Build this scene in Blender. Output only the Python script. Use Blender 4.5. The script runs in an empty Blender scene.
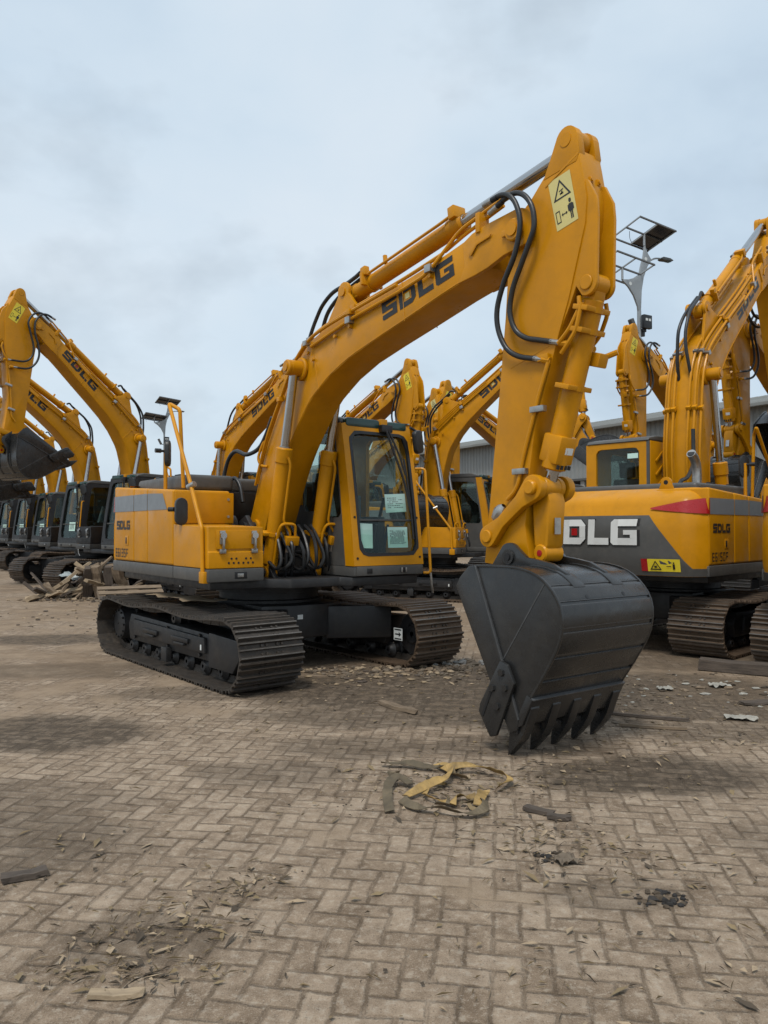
import bpy, bmesh, math, random
from mathutils import Vector, Matrix
R = math.radians
random.seed(7)
S = bpy.context.scene
COL = S.collection

# ------------------------------------------------------------------ materials
MAT = {}

def new_mat(name):
    m = bpy.data.materials.new(name)
    m.use_nodes = True
    MAT[name] = m
    nt = m.node_tree
    return m, nt, nt.nodes['Principled BSDF']


def noise_node(nt, scale, detail=5, rough=0.6, coord='Object', stretch=None):
    tc = nt.nodes.new('ShaderNodeTexCoord')
    n = nt.nodes.new('ShaderNodeTexNoise')
    n.inputs['Scale'].default_value = scale
    n.inputs['Detail'].default_value = detail
    n.inputs['Roughness'].default_value = rough
    src = tc.outputs[coord]
    if stretch:
        mp = nt.nodes.new('ShaderNodeMapping')
        mp.inputs['Scale'].default_value = stretch
        nt.links.new(src, mp.inputs['Vector'])
        src = mp.outputs['Vector']
    nt.links.new(src, n.inputs['Vector'])
    return n


def ramp(nt, fac, stops):
    r = nt.nodes.new('ShaderNodeValToRGB')
    el = r.color_ramp.elements
    while len(el) < len(stops):
        el.new(0.5)
    for e, (p, c) in zip(el, stops):
        e.position = p
        e.color = (c[0], c[1], c[2], 1)
    nt.links.new(fac, r.inputs['Fac'])
    return r


def surf(name, col, rough=0.5, metal=0.0, var=0.25, scale=3.0, bump=0.0, bscale=60.0, dust=None, dust_amt=0.3,
         coat=0.0, stretch=None, spec=0.5, rvar=0.12):
    m, nt, b = new_mat(name)
    n = noise_node(nt, scale, stretch=stretch)
    lo = [c * (1 - var) for c in col]
    hi = [min(1, c * (1 + var * 0.6)) for c in col]
    r = ramp(nt, n.outputs['Fac'], [(0.28, lo), (0.72, hi)])
    out = r.outputs['Color']
    if dust:
        n2 = noise_node(nt, scale * 2.7, 8, 0.7)
        r2 = ramp(nt, n2.outputs['Fac'], [(0.48, (0, 0, 0)), (0.78, (dust_amt,) * 3)])
        mx = nt.nodes.new('ShaderNodeMix')
        mx.data_type = 'RGBA'
        nt.links.new(r2.outputs['Color'], mx.inputs['Factor'])
        nt.links.new(out, mx.inputs['A'])
        mx.inputs['B'].default_value = (*dust, 1)
        out = mx.outputs['Result']
    nt.links.new(out, b.inputs['Base Color'])
    b.inputs['Metallic'].default_value = metal
    b.inputs['Specular IOR Level'].default_value = spec
    b.inputs['Coat Weight'].default_value = coat
    b.inputs['Coat Roughness'].default_value = 0.15
    n3 = noise_node(nt, scale * 4, 6, 0.65)
    r3 = ramp(nt, n3.outputs['Fac'], [(0.3, (max(0.03, rough - rvar),) * 3), (0.75, (min(1, rough + rvar),) * 3)])
    nt.links.new(r3.outputs['Color'], b.inputs['Roughness'])
    if bump:
        n4 = noise_node(nt, bscale, 4, 0.6)
        bp = nt.nodes.new('ShaderNodeBump')
        bp.inputs['Strength'].default_value = bump
        bp.inputs['Distance'].default_value = 0.01
        nt.links.new(n4.outputs['Fac'], bp.inputs['Height'])
        nt.links.new(bp.outputs['Normal'], b.inputs['Normal'])
    return m


surf('yellow', (0.56, 0.234, 0.002), 0.44, var=0.16, scale=1.6, dust=(0.35, 0.155, 0.006), dust_amt=0.55, coat=0.10, bump=0.06, bscale=200, spec=0.22, rvar=0.2)
surf('body_grey', (0.072, 0.070, 0.066), 0.48, var=0.15, dust=(0.16, 0.14, 0.11), dust_amt=0.3, bump=0.08, bscale=150)
surf('frame_black', (0.016, 0.016, 0.017), 0.50, var=0.25, dust=(0.07, 0.06, 0.048), dust_amt=0.35)
surf('black', (0.010, 0.010, 0.011), 0.45, var=0.2)
surf('rubber', (0.018, 0.019, 0.020), 0.42, var=0.3, scale=8, bump=0.1, bscale=90)
surf('bucket_edge', (0.085, 0.087, 0.09), 0.4, 0.3, var=0.3, scale=8)
surf('bucket_paint', (0.021, 0.021, 0.021), 0.29, var=0.22, scale=2.0, dust=(0.075, 0.07, 0.06), dust_amt=0.28, bump=0.06, bscale=120, stretch=(1, 1, 2.5))
surf('track_steel', (0.055, 0.047, 0.040), 0.52, 0.35, var=0.4, scale=6, dust=(0.13, 0.095, 0.065), dust_amt=0.55, bump=0.25, bscale=70)
surf('shoe_edge', (0.15, 0.135, 0.12), 0.42, 0.5, var=0.4, scale=9, dust=(0.12, 0.09, 0.06), dust_amt=0.5)
surf('track_rust', (0.10, 0.066, 0.042), 0.6, 0.2, var=0.4, scale=6, dust=(0.16, 0.11, 0.07), dust_amt=0.6, bump=0.25, bscale=70)
surf('chrome', (0.46, 0.46, 0.46), 0.2, 1.0, var=0.08, rvar=0.06)
surf('zinc', (0.42, 0.41, 0.39), 0.38, 0.9, var=0.3, scale=14)
surf('decal_black', (0.014, 0.013, 0.013), 0.5, var=0.15)
surf('decal_white', (0.62, 0.62, 0.60), 0.45, var=0.08, dust=(0.35, 0.32, 0.26), dust_amt=0.2)
surf('decal_grey', (0.17, 0.185, 0.20), 0.4, var=0.08)
surf('decal_red', (0.36, 0.012, 0.014), 0.3, var=0.12)
surf('label_yellow', (0.62, 0.53, 0.20), 0.45, var=0.06)
surf('label_bright', (0.75, 0.58, 0.03), 0.45, var=0.06)
surf('paper', (0.56, 0.78, 0.70), 0.8, var=0.06)
surf('paper_white', (0.66, 0.68, 0.66), 0.8, var=0.08)
surf('scrap_paper', (0.33, 0.315, 0.275), 0.85, var=0.3, scale=9, dust=(0.2, 0.16, 0.11), dust_amt=0.5)
surf('seat_fabric', (0.03, 0.03, 0.032), 0.8, var=0.3)
surf('film', (0.32, 0.36, 0.36), 0.25, var=0.3, scale=9)
surf('lamp_lens', (0.02, 0.055, 0.05), 0.15, var=0.3)
surf('pole_grey', (0.30, 0.32, 0.33), 0.45, 0.2, var=0.12)
surf('panel_cell', (0.018, 0.018, 0.024), 0.25, var=0.3, scale=8)
surf('wood', (0.20, 0.145, 0.095), 0.85, var=0.5, scale=5, stretch=(1, 9, 9), bump=0.4, bscale=50)
surf('wood_pale', (0.34, 0.255, 0.165), 0.85, var=0.4, scale=5, stretch=(1, 9, 9), bump=0.4, bscale=50)
surf('wood_dark', (0.085, 0.065, 0.05), 0.9, var=0.5, scale=6, stretch=(1, 9, 9), bump=0.4, bscale=50)
surf('cardboard', (0.27, 0.20, 0.125), 0.9, var=0.35, scale=8, bump=0.2, bscale=30)
surf('strap_brown', (0.13, 0.10, 0.06), 0.75, var=0.6, scale=7, bump=0.3, bscale=60)
surf('strap_yellow', (0.38, 0.245, 0.085), 0.7, var=0.6, scale=9, bump=0.2, bscale=60)
surf('leaf', (0.22, 0.16, 0.085), 0.9, var=0.5, scale=2)
surf('leaf_dark', (0.075, 0.055, 0.036), 0.9, var=0.5, scale=2)
surf('ash', (0.028, 0.025, 0.023), 0.95, var=0.5, scale=9, bump=0.5, bscale=40)
surf('rubble', (0.16, 0.125, 0.09), 0.95, var=0.4, scale=10, bump=0.4, bscale=40)
surf('wall_metal', (0.24, 0.25, 0.245), 0.6, var=0.10, scale=0.5, dust=(0.30, 0.28, 0.23), dust_amt=0.35, stretch=(1, 1, 0.25))
surf('roof_metal', (0.19, 0.195, 0.185), 0.6, var=0.22, scale=0.35, dust=(0.17, 0.15, 0.12), dust_amt=0.5, stretch=(1, 0.2, 1))
surf('dark_interior', (0.035, 0.035, 0.036), 0.9, var=0.4, scale=0.4)
surf('concrete', (0.26, 0.25, 0.23), 0.9, var=0.3, scale=1.0, bump=0.2)


def glass_mat(name, tint, amount):
    m, nt, b = new_mat(name)
    nt.nodes.remove(b)
    out = nt.nodes['Material Output']
    tr = nt.nodes.new('ShaderNodeBsdfTransparent')
    tr.inputs['Color'].default_value = (*tint, 1)
    gl = nt.nodes.new('ShaderNodeBsdfGlossy')
    gl.inputs['Roughness'].default_value = 0.03
    gl.inputs['Color'].default_value = (0.85, 0.95, 0.93, 1)
    lw = nt.nodes.new('ShaderNodeLayerWeight')
    pw = nt.nodes.new('ShaderNodeMath')
    pw.operation = 'POWER'
    nt.links.new(lw.outputs['Facing'], pw.inputs[0])
    pw.inputs[1].default_value = 4.0
    ma = nt.nodes.new('ShaderNodeMath')
    ma.operation = 'MULTIPLY_ADD'
    nt.links.new(pw.outputs[0], ma.inputs[0])
    ma.inputs[1].default_value = 0.55
    ma.inputs[2].default_value = amount
    mx = nt.nodes.new('ShaderNodeMixShader')
    nt.links.new(ma.outputs[0], mx.inputs[0])
    nt.links.new(tr.outputs[0], mx.inputs[1])
    nt.links.new(gl.outputs[0], mx.inputs[2])
    nt.links.new(mx.outputs[0], out.inputs['Surface'])


glass_mat('glass', (0.90, 0.95, 0.92), 0.022)
glass_mat('glass_dark', (0.74, 0.80, 0.78), 0.03)


# ------------------------------------------------------------------ mesh builder
class MB:
    """Collects shapes into one mesh with several materials."""

    def __init__(self):
        self.v, self.f, self.fm, self.mats = [], [], [], []

    def mi(self, mat):
        if mat not in self.mats:
            self.mats.append(mat)
        return self.mats.index(mat)

    def raw(self, verts, faces, mat):
        o = len(self.v)
        k = self.mi(mat)
        self.v += [tuple(p) for p in verts]
        for f in faces:
            self.f.append([o + i for i in f])
            self.fm.append(k)
        return self

    def bevelled(self, verts, faces, mat, bev=0.0, seg=2, ang=32):
        if bev <= 0:
            return self.raw(verts, faces, mat)
        bm = bmesh.new()
        vs = [bm.verts.new(p) for p in verts]
        for f in faces:
            try:
                bm.faces.new([vs[i] for i in f])
            except ValueError:
                pass
        bm.normal_update()
        bmesh.ops.recalc_face_normals(bm, faces=bm.faces)
        ed = [e for e in bm.edges if len(e.link_faces) == 2 and e.calc_face_angle(0) > R(ang)]
        if ed:
            bmesh.ops.bevel(bm, geom=ed, offset=bev, segments=seg, affect='EDGES', clamp_overlap=True, profile=0.6)
        bm.verts.index_update()
        self.raw([v.co.copy() for v in bm.verts], [[v.index for v in f.verts] for f in bm.faces], mat)
        bm.free()
        return self

    def box(self, x0, x1, y0, y1, z0, z1, mat, bev=0.0, M=None, seg=2):
        vs = [Vector((x, y, z)) for x in (x0, x1) for y in (y0, y1) for z in (z0, z1)]
        if M is not None:
            vs = [M @ p for p in vs]
        fs = [(0, 1, 3, 2), (4, 6, 7, 5), (0, 4, 5, 1), (2, 3, 7, 6), (0, 2, 6, 4), (1, 5, 7, 3)]
        return self.bevelled(vs, fs, mat, bev, seg)

    def prism(self, pts, y0, y1, mat, bev=0.0, axis='y', M=None, seg=2, ang=32):
        """2D outline extruded; axis y: pts are (x,z); axis z: (x,y); axis x: (y,z)."""
        n = len(pts)

        def at(p, d):
            if axis == 'y':
                q = (p[0], d, p[1])
            elif axis == 'z':
                q = (p[0], p[1], d)
            else:
                q = (d, p[0], p[1])
            q = Vector(q)
            return M @ q if M is not None else q
        vs = [at(p, y0) for p in pts] + [at(p, y1) for p in pts]
        fs = [list(range(n))[::-1], list(range(n, 2 * n))]
        fs += [(i, (i + 1) % n, n + (i + 1) % n, n + i) for i in range(n)]
        return self.bevelled(vs, fs, mat, bev, seg, ang)

    def cyl(self, a, b, r, mat, seg=18, r2=None, bev=0.0):
        a, b = Vector(a), Vector(b)
        d = (b - a).normalized()
        u = d.orthogonal().normalized()
        w = d.cross(u)
        r2 = r if r2 is None else r2
        prof = [(0, 0), (0, r - bev), (bev, r), ((b - a).length - bev, r2), ((b - a).length, r2 - bev), ((b - a).length, 0)]
        if bev <= 0:
            prof = [(0, r), ((b - a).length, r2)]
        vs, fs = [], []
        if bev > 0:
            prof = prof[1:-1]
        for t, rr in prof:
            for i in range(seg):
                c, s = math.cos(2 * math.pi * i / seg), math.sin(2 * math.pi * i / seg)
                vs.append(a + d * t + (u * c + w * s) * rr)
        k = len(prof)
        for j in range(k - 1):
            for i in range(seg):
                i2 = (i + 1) % seg
                fs.append((j * seg + i, j * seg + i2, (j + 1) * seg + i2, (j + 1) * seg + i))
        fs.append(list(range(seg))[::-1])
        fs.append(list(range((k - 1) * seg, k * seg)))
        return self.raw(vs, fs, mat)

    def lathe(self, c, axis, prof, mat, seg=28):
        """prof: (distance along the axis, radius)."""
        c, d = Vector(c), Vector(axis).normalized()
        u = d.orthogonal().normalized()
        w = d.cross(u)
        vs, fs = [], []
        for t, rr in prof:
            for i in range(seg):
                an = 2 * math.pi * i / seg
                vs.append(c + d * t + (u * math.cos(an) + w * math.sin(an)) * max(rr, 1e-4))
        for j in range(len(prof) - 1):
            for i in range(seg):
                i2 = (i + 1) % seg
                fs.append((j * seg + i, j * seg + i2, (j + 1) * seg + i2, (j + 1) * seg + i))
        return self.raw(vs, fs, mat)

    def tube(self, pts, r, mat, seg=8, smooth=6, closed=False):
        p = [Vector(q) for q in pts]
        if smooth > 1 and len(p) > 2:
            q = []
            for i in range(len(p) - 1):
                p0, p1, p2, p3 = p[max(i - 1, 0)], p[i], p[i + 1], p[min(i + 2, len(p) - 1)]
                for k in range(smooth):
                    t = k / smooth
                    q.append(0.5 * (2 * p1 + (p2 - p0) * t + (2 * p0 - 5 * p1 + 4 * p2 - p3) * t * t + (3 * p1 - p0 - 3 * p2 + p3) * t ** 3))
            p = q + [p[-1]]
        vs, fs = [], []
        u = None
        for i, c in enumerate(p):
            d = (p[min(i + 1, len(p) - 1)] - p[max(i - 1, 0)]).normalized()
            if u is None:
                u = d.orthogonal().normalized()
            else:
                u = (u - d * u.dot(d)).normalized()
            w = d.cross(u)
            for k in range(seg):
                a = 2 * math.pi * k / seg
                vs.append(c + (u * math.cos(a) + w * math.sin(a)) * r)
        for i in range(len(p) - 1):
            for k in range(seg):
                k2 = (k + 1) % seg
                fs.append((i * seg + k, i * seg + k2, (i + 1) * seg + k2, (i + 1) * seg + k))
        fs.append(list(range(seg))[::-1])
        fs.append([(len(p) - 1) * seg + k for k in range(seg)])
        return self.raw(vs, fs, mat)

    def pipe(self, pts, r, mat, rad=0.06, seg=8):
        """Bent pipe with rounded corners."""
        p = [Vector(q) for q in pts]
        q = [p[0]]
        for i in range(1, len(p) - 1):
            a, b, c = p[i - 1], p[i], p[i + 1]
            r1 = min(rad, (a - b).length * 0.45, (c - b).length * 0.45)
            s, e = b + (a - b).normalized() * r1, b + (c - b).normalized() * r1
            for k in range(5):
                t = k / 4
                q.append((1 - t) ** 2 * s + 2 * t * (1 - t) * b + t * t * e)
        q.append(p[-1])
        return self.tube(q, r, mat, seg, 1)

    def quad(self, a, b, c, d, mat):
        return self.raw([a, b, c, d], [(0, 1, 2, 3)], mat)

    def glyphs(self, text, org, u, v, h, mat, gap=0.16, wide=1.0, font='logo', fn=None, dot=None):
        """Block letters: flat faces in the plane org + u*s + v*t (or mapped through fn(s, t))."""
        u, v = Vector(u).normalized(), Vector(v).normalized()
        org = Vector(org)
        F = LOGO if font == 'logo' else DIGI
        x = 0.0
        for ch in text:
            w, polys = F[ch]
            for poly in polys:
                pts = [((x + a * wide) * h, b * h) for a, b in poly]
                if fn:
                    vs = [fn(s, t) for s, t in pts]
                else:
                    vs = [org + u * s + v * t for s, t in pts]
                self.raw(vs, [tuple(range(len(vs)))], mat)
            if ch == 'D' and dot and font == 'logo':
                pts = [((x + a * wide) * h, b * h) for a, b in [(.40, .36), (.66, .36), (.66, .64), (.40, .64)]]
                vs = [fn(s, t) for s, t in pts] if fn else [org + u * s + v * t for s, t in pts]
                self.raw(vs, [(0, 1, 2, 3)], dot)
            x += w * wide + gap
        return x * h

    def mesh(self, name, origin=(0, 0, 0), smooth=True, ang=38):
        me = bpy.data.meshes.new(name)
        o = Vector(origin)
        me.from_pydata([tuple(Vector(p) - o) for p in self.v], [], self.f)
        for m in self.mats:
            me.materials.append(MAT[m])
        me.polygons.foreach_set('material_index', self.fm)
        bm = bmesh.new()
        bm.from_mesh(me)
        bmesh.ops.recalc_face_normals(bm, faces=bm.faces)
        bm.to_mesh(me)
        bm.free()
        me.polygons.foreach_set('use_smooth', [smooth] * len(me.polygons))
        if smooth:
            me.set_sharp_from_angle(angle=R(ang))
        me.update()
        return me


def squeeze(mb, y_fix, k):
    mb.v = [(p[0], y_fix + (p[1] - y_fix) * k, p[2]) for p in mb.v]


def rc(x0, y0, x1, y1):
    return [(x0, y0), (x1, y0), (x1, y1), (x0, y1)]


b_ = 0.27
LOGO = {
    'S': (1.0, [[(.08, 0), (.98, 0), (.98, b_), (.04, b_), (0, .08)], rc(.70, b_, .98, .40), rc(.02, .40, .98, .62),
                rc(.02, .62, .30, 1 - b_), [(.02, 1 - b_), (1, 1 - b_), (1, 1), (.10, 1), (.02, .92)]]),
    'D': (1.04, [rc(0, 0, .28, 1), [(.28, 0), (.80, 0), (1.02, .22), (1.02, b_), (.28, b_)],
                 [(.28, 1 - b_), (1.02, 1 - b_), (1.02, .78), (.80, 1), (.28, 1)], rc(.76, b_, 1.02, 1 - b_)]),
    'L': (.88, [rc(0, 0, .28, 1), rc(.28, 0, .88, b_)]),
    'G': (1.04, [[(0, .1), (.1, 0), (.28, 0), (.28, 1), (.12, 1), (0, .88)], [(.28, 1 - b_), (1, 1 - b_), (1.02, 1), (.28, 1)],
                 rc(.28, 0, 1.02, b_), rc(.76, b_, 1.02, .58), rc(.50, .40, .76, .58)]),
}
t_ = 0.14
SEG = {'a': rc(0, 1 - t_, .6, 1), 'g': rc(0, .5 - t_ / 2, .6, .5 + t_ / 2), 'd': rc(0, 0, .6, t_),
       'f': rc(0, .5 + t_ / 2, t_, 1 - t_), 'b': rc(.6 - t_, .5 + t_ / 2, .6, 1 - t_),
       'e': rc(0, t_, t_, .5 - t_ / 2), 'c': rc(.6 - t_, t_, .6, .5 - t_ / 2)}
DIGI = {c: (.6, [SEG[s] for s in q]) for c, q in
        {'E': 'agdfe', '6': 'agdfec', '3': 'agdbc', '5': 'agdfc', '0': 'adfbec', 'F': 'agfe'}.items()}
DIGI['1'] = (.3, [rc(.1, 0, .1 + t_, 1)])


def obj(name, me, parent=None, loc=(0, 0, 0), rot=(0, 0, 0)):
    o = bpy.data.objects.new(name, me)
    COL.objects.link(o)
    o.location = loc
    o.rotation_euler = rot
    if parent is not None:
        o.parent = parent
    return o


def tag(o, label, cat, group=None, kind=None):
    if label:
        o['label'] = label
    if cat:
        o['category'] = cat
    if group:
        o['group'] = group
    if kind:
        o['kind'] = kind
    return o


def arc(cx, cz, r, a0, a1, n):
    return [(cx + r * math.cos(R(a0 + (a1 - a0) * i / n)), cz + r * math.sin(R(a0 + (a1 - a0) * i / n))) for i in range(n + 1)]

# ------------------------------------------------------------------ excavator meshes (metres; x forward, y to the machine's left)
Y0 = -0.10                                   # centre plane of the boom
FOOT, TIP, PINQ = (0.22, 1.60), (4.43, 3.82), (4.39, 1.37)
PX = {}                                      # part meshes by key


def v3(p, y=Y0):
    return Vector((p[0], y, p[1]))


# ---- undercarriage
GA, WT, RN, XF = 1.095, 0.70, 0.335, 1.56     # half gauge, shoe width, chain radius, axle position
ZA = RN + 0.035


def track_path():
    """Closed run of (x, z, tangent angle) points of the shoe plates."""
    pts = []
    n = 60
    for i in range(n):                        # bottom run, rear to front
        pts.append((-XF + 2 * XF * i / n, ZA - RN))
    for i in range(24):
        a = -90 + 180 * i / 24
        pts.append((XF + RN * math.cos(R(a)), ZA + RN * math.sin(R(a))))
    for i in range(n):
        t = i / n
        x = XF - 2 * XF * t
        sag = 0.045 * (math.sin(math.pi * min(1, t / 0.52)) ** 2 if t < 0.52 else math.sin(math.pi * (t - 0.52) / 0.48) ** 2)
        pts.append((x, ZA + RN - sag))
    for i in range(24):
        a = 90 + 180 * i / 24
        pts.append((-XF + RN * math.cos(R(a)), ZA + RN * math.sin(R(a))))
    return pts


def chain_mesh(mat):
    pts = track_path()
    L = [0]
    for i in range(len(pts)):
        a, b = pts[i], pts[(i + 1) % len(pts)]
        L.append(L[-1] + math.hypot(b[0] - a[0], b[1] - a[1]))
    tot = L[-1]
    n = 46
    pitch = tot / n
    mb = MB()

    def at(s):
        s %= tot
        for i in range(len(pts)):
            if L[i + 1] >= s:
                break
        t = (s - L[i]) / (L[i + 1] - L[i])
        a, b = pts[i], pts[(i + 1) % len(pts)]
        return Vector((a[0] + (b[0] - a[0]) * t, 0, a[1] + (b[1] - a[1]) * t))
    for k in range(n):
        p, q = at((k + 0.02) * pitch), at((k + 0.98) * pitch)
        t = (q - p)
        ln = t.length
        t.normalize()
        nrm = Vector((t.z, 0, -t.x))
        M = Matrix((( t.x, 0, nrm.x, p.x), (t.y, 1, nrm.y, 0), (t.z, 0, nrm.z, p.z), (0, 0, 0, 1)))
        g = 0.032
        prof = [(-0.012, -0.012), (ln * 0.98, -0.012), (ln, 0.0), (ln - 0.006, g), (ln - 0.022, g), (ln - 0.032, 0.004),
                (ln * 0.56 + 0.012, 0.004), (ln * 0.56 + 0.005, g * .85), (ln * 0.56 - 0.007, g * .85), (ln * 0.56 - 0.014, 0.004),
                (0.036, 0.004), (0.028, g), (0.012, g), (0.0, 0.004)]
        mb.prism(prof, -WT / 2, WT / 2, mat, axis='y', M=M)
        for q0, gg in ((ln - 0.014, g), (0.020, g), (ln * 0.56 - 0.001, g * .85)):     # worn bright crests
            mb.quad(*[M @ Vector((q0 + dx, sy * (WT / 2 - 0.002), gg + 0.0015)) for dx, sy in ((-.006, -1), (.006, -1), (.006, 1), (-.006, 1))], 'shoe_edge')
        for sy in (-1, 1):
            mb.box(0.0, ln, sy * 0.085 - 0.022, sy * 0.085 + 0.022, -0.085, -0.011, 'track_steel', M=M)
            for bx in (0.26, 0.74):
                for oy in (0.058, 0.112):
                    c = M @ Vector((ln * bx, sy * oy, 0.002))
                    mb.cyl(c, c + nrm * 0.016, 0.013, 'track_steel', 6)
        c0, c1 = M @ Vector((0.01, -0.11, -0.05)), M @ Vector((0.01, 0.11, -0.05))
        mb.cyl(c0, c1, 0.022, 'track_steel', 8)
    return mb.mesh('shoe_chain', smooth=False)


PX['chain'] = chain_mesh('track_steel')
PX['chain_rust'] = chain_mesh('track_rust')

mb = MB()                                     # track frame beam (track centre at y = 0, outside = -y)
mb.prism([(-1.15, 0.22), (1.12, 0.22), (1.16, 0.30), (1.10, 0.50), (-1.12, 0.54), (-1.2, 0.40)], -0.20, 0.20, 'frame_black', 0.02)
mb.prism([(-0.95, 0.30), (0.95, 0.30), (0.93, 0.46), (-0.93, 0.485)], -0.235, -0.19, 'frame_black', 0.012)
mb.prism([(1.0, 0.17), (1.50, 0.17), (1.62, 0.30), (1.62, 0.50), (1.0, 0.52)], -0.215, -0.165, 'frame_black', 0.012)
mb.prism([(1.0, 0.17), (1.50, 0.17), (1.62, 0.30), (1.62, 0.50), (1.0, 0.52)], 0.165, 0.215, 'frame_black', 0.012)
for x in (-0.62, 0.18):
    mb.box(x, x + 0.42, -0.262, -0.235, 0.365, 0.415, 'black', 0.006)
    mb.box(x + 0.1, x + 0.34, -0.275, -0.235, 0.335, 0.36, 'frame_black', 0.006)
mb.box(0.30, 0.37, -0.241, -0.236, 0.335, 0.36, 'label_bright')
mb.box(0.86, 0.885, -0.241, -0.236, 0.33, 0.385, 'paper_white')
for x in (-0.95, 0.0, 0.8):
    for z in (0.27, 0.47):
        mb.cyl((x, -0.205, z), (x, -0.225, z), 0.02, 'black', 6)
mb.box(-0.08, 0.06, -0.26, -0.19, 0.10, 0.26, 'frame_black', 0.01)     # chain guards
mb.box(-0.08, 0.06, 0.19, 0.26, 0.10, 0.26, 'frame_black', 0.01)
PX['track_frame'] = mb.mesh('track_frame')

mb = MB()                                     # idler (front)
mb.lathe((0, -0.14, 0), (0, 1, 0), [(0, 0.03), (0, .10), (0.02, .12), (0.03, .24), (0.06, .255), (0.08, .25), (0.09, .275), (0.19, .275), (0.20, .25), (0.22, .255), (0.25, .24), (0.26, .12), (0.28, .10), (.28, .03)], 'frame_black', 30)
PX['idler'] = mb.mesh('idler')
mb = MB()                                     # sprocket with teeth and final drive
n = 21
out = []
for i in range(n * 4):
    a = 2 * math.pi * i / (n * 4)
    r = [0.235, 0.285, 0.285, 0.235][i % 4]
    out.append((r * math.cos(a), r * math.sin(a)))
mb.prism(out, -0.03, 0.03, 'frame_black')
mb.lathe((0, -0.19, 0), (0, 1, 0), [(0, 0.01), (0, .15), (.015, .185), (.12, .20), (.15, .22), (.21, .22), (.23, .19), (.42, .18), (.42, .01)], 'frame_black', 26)
for i in range(12):
    a = 2 * math.pi * i / 12
    mb.cyl((.165 * math.cos(a), -0.18, .165 * math.sin(a)), (.165 * math.cos(a), -0.2, .165 * math.sin(a)), 0.013, 'black', 6)
PX['sprocket'] = mb.mesh('sprocket')
mb = MB()
mb.lathe((0, -0.17, 0), (0, 1, 0), [(0, .02), (0, .05), (.02, .06), (.03, .07), (.05, .095), (.06, .075), (.14, .075), (.15, .095), (.19, .095), (.20, .075), (.28, .075), (.29, .095), (.31, .07), (.32, .06), (.34, .05), (.34, .02)], 'frame_black', 16)
PX['roller'] = mb.mesh('track_roller')

mb = MB()                                     # car body
mb.prism([(-0.75, -0.55), (0.75, -0.55), (0.9, -0.2), (0.9, 0.2), (0.75, 0.55), (-0.75, 0.55), (-0.9, 0.2), (-0.9, -0.2)], 0.34, 0.72, 'frame_black', 0.03, axis='z')
for sx in (-1, 1):
    for sy in (-1, 1):
        mb.prism([(sx * 0.35, sy * 0.45), (sx * 0.85, sy * 0.25), (sx * 1.25, sy * 0.92), (sx * 0.45, sy * 0.95)], 0.30, 0.68, 'frame_black', 0.025, axis='z')
mb.lathe((0, 0, 0.70), (0, 0, 1), [(0, 0), (0, .66), (.05, .66), (.06, .60), (.13, .60), (.135, .64), (.24, .64), (.24, 0)], 'frame_black', 40)
mb.box(0.895, 0.903, -0.17, -0.1, 0.56, 0.61, 'paper_white')
PX['carbody'] = mb.mesh('carbody')
# small white plate with an arrow on the inner cheek of the left track
mb = MB()
mb.box(-0.075, 0.075, -0.004, 0.0, -0.07, 0.07, 'paper_white')
mb.quad((-0.05, -0.006, -0.008), (0.02, -0.006, -0.008), (0.02, -0.006, 0.008), (-0.05, -0.006, 0.008), 'decal_black')
mb.raw([(0.015, -0.006, -0.03), (0.055, -0.006, 0), (0.015, -0.006, 0.03)], [(0, 1, 2)], 'decal_black')
for a, b in ((-0.06, -0.045), (0.045, 0.06)):
    mb.quad((-0.06, -0.006, a), (0.06, -0.006, a), (0.06, -0.006, b), (-0.06, -0.006, b), 'decal_black')
PX['arrow_plate'] = mb.mesh('arrow_plate')

# ---- slewing platform
mb = MB()
mb.prism([(-1.75, -1.2), (0.95, -1.2), (1.02, -0.62), (1.24, -0.40), (1.24, 0.22), (1.38, 0.29), (1.38, 1.22), (-0.2, 1.22), (-1.75, 1.2)], 0.94, 1.04, 'frame_black', 0.015, axis='z')
mb.box(-1.5, 0.1, -0.42, -0.36, 1.04, 1.42, 'frame_black', 0.01)
mb.box(-1.5, 0.1, 0.10, 0.135, 1.04, 1.42, 'frame_black', 0.01)
mb.prism([(-0.1, 1.04), (0.92, 1.04), (0.80, 1.18), (0.42, 1.55), (0.22, 1.74), (0.0, 1.64)], -0.44, -0.38, 'frame_black', 0.012)
mb.prism([(-0.1, 1.04), (0.92, 1.04), (0.80, 1.18), (0.42, 1.55), (0.22, 1.74), (0.0, 1.64)], 0.115, 0.14, 'frame_black', 0.008)
mb.cyl((0.22, -0.47, 1.6), (0.22, 0.139, 1.6), 0.06, 'frame_black', 16)
mb.cyl((0.72, -0.52, 1.09), (0.72, 0.30, 1.09), 0.05, 'frame_black', 14)
mb.box(-1.3, 0.0, -0.36, 0.10, 1.04, 1.55, 'black', 0.02)
mb.cyl((0.0, -0.56, 1.62), (0.0, -0.48, 1.62), 0.12, 'rubber', 18)
PX['platform'] = mb.mesh('slewing_platform')
PX['feed_hose'] = []                           # dark hoses between the boom feet
for i in range(8):
    y = -0.40 + 0.085 * i
    r_ = random.uniform
    mb = MB()
    mb.tube([(0.35, y, 1.25 + r_(-.1, .1)), (0.70, y + r_(-.04, .04), 1.22 + r_(-.08, .08)), (0.98, y + r_(-.05, .05), 1.14 + r_(-.03, .03)), (1.04, y + r_(-.05, .05), 1.32 + r_(-.08, .08)), (0.92, y + r_(-.05, .05), 1.50), (0.80, y, 1.62)], 0.020, 'rubber', 7, 5)
    PX['feed_hose'].append(mb.mesh('feed_hose'))

# ---- counterweight: plan curve and vertical profile
YH = 1.29


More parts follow.
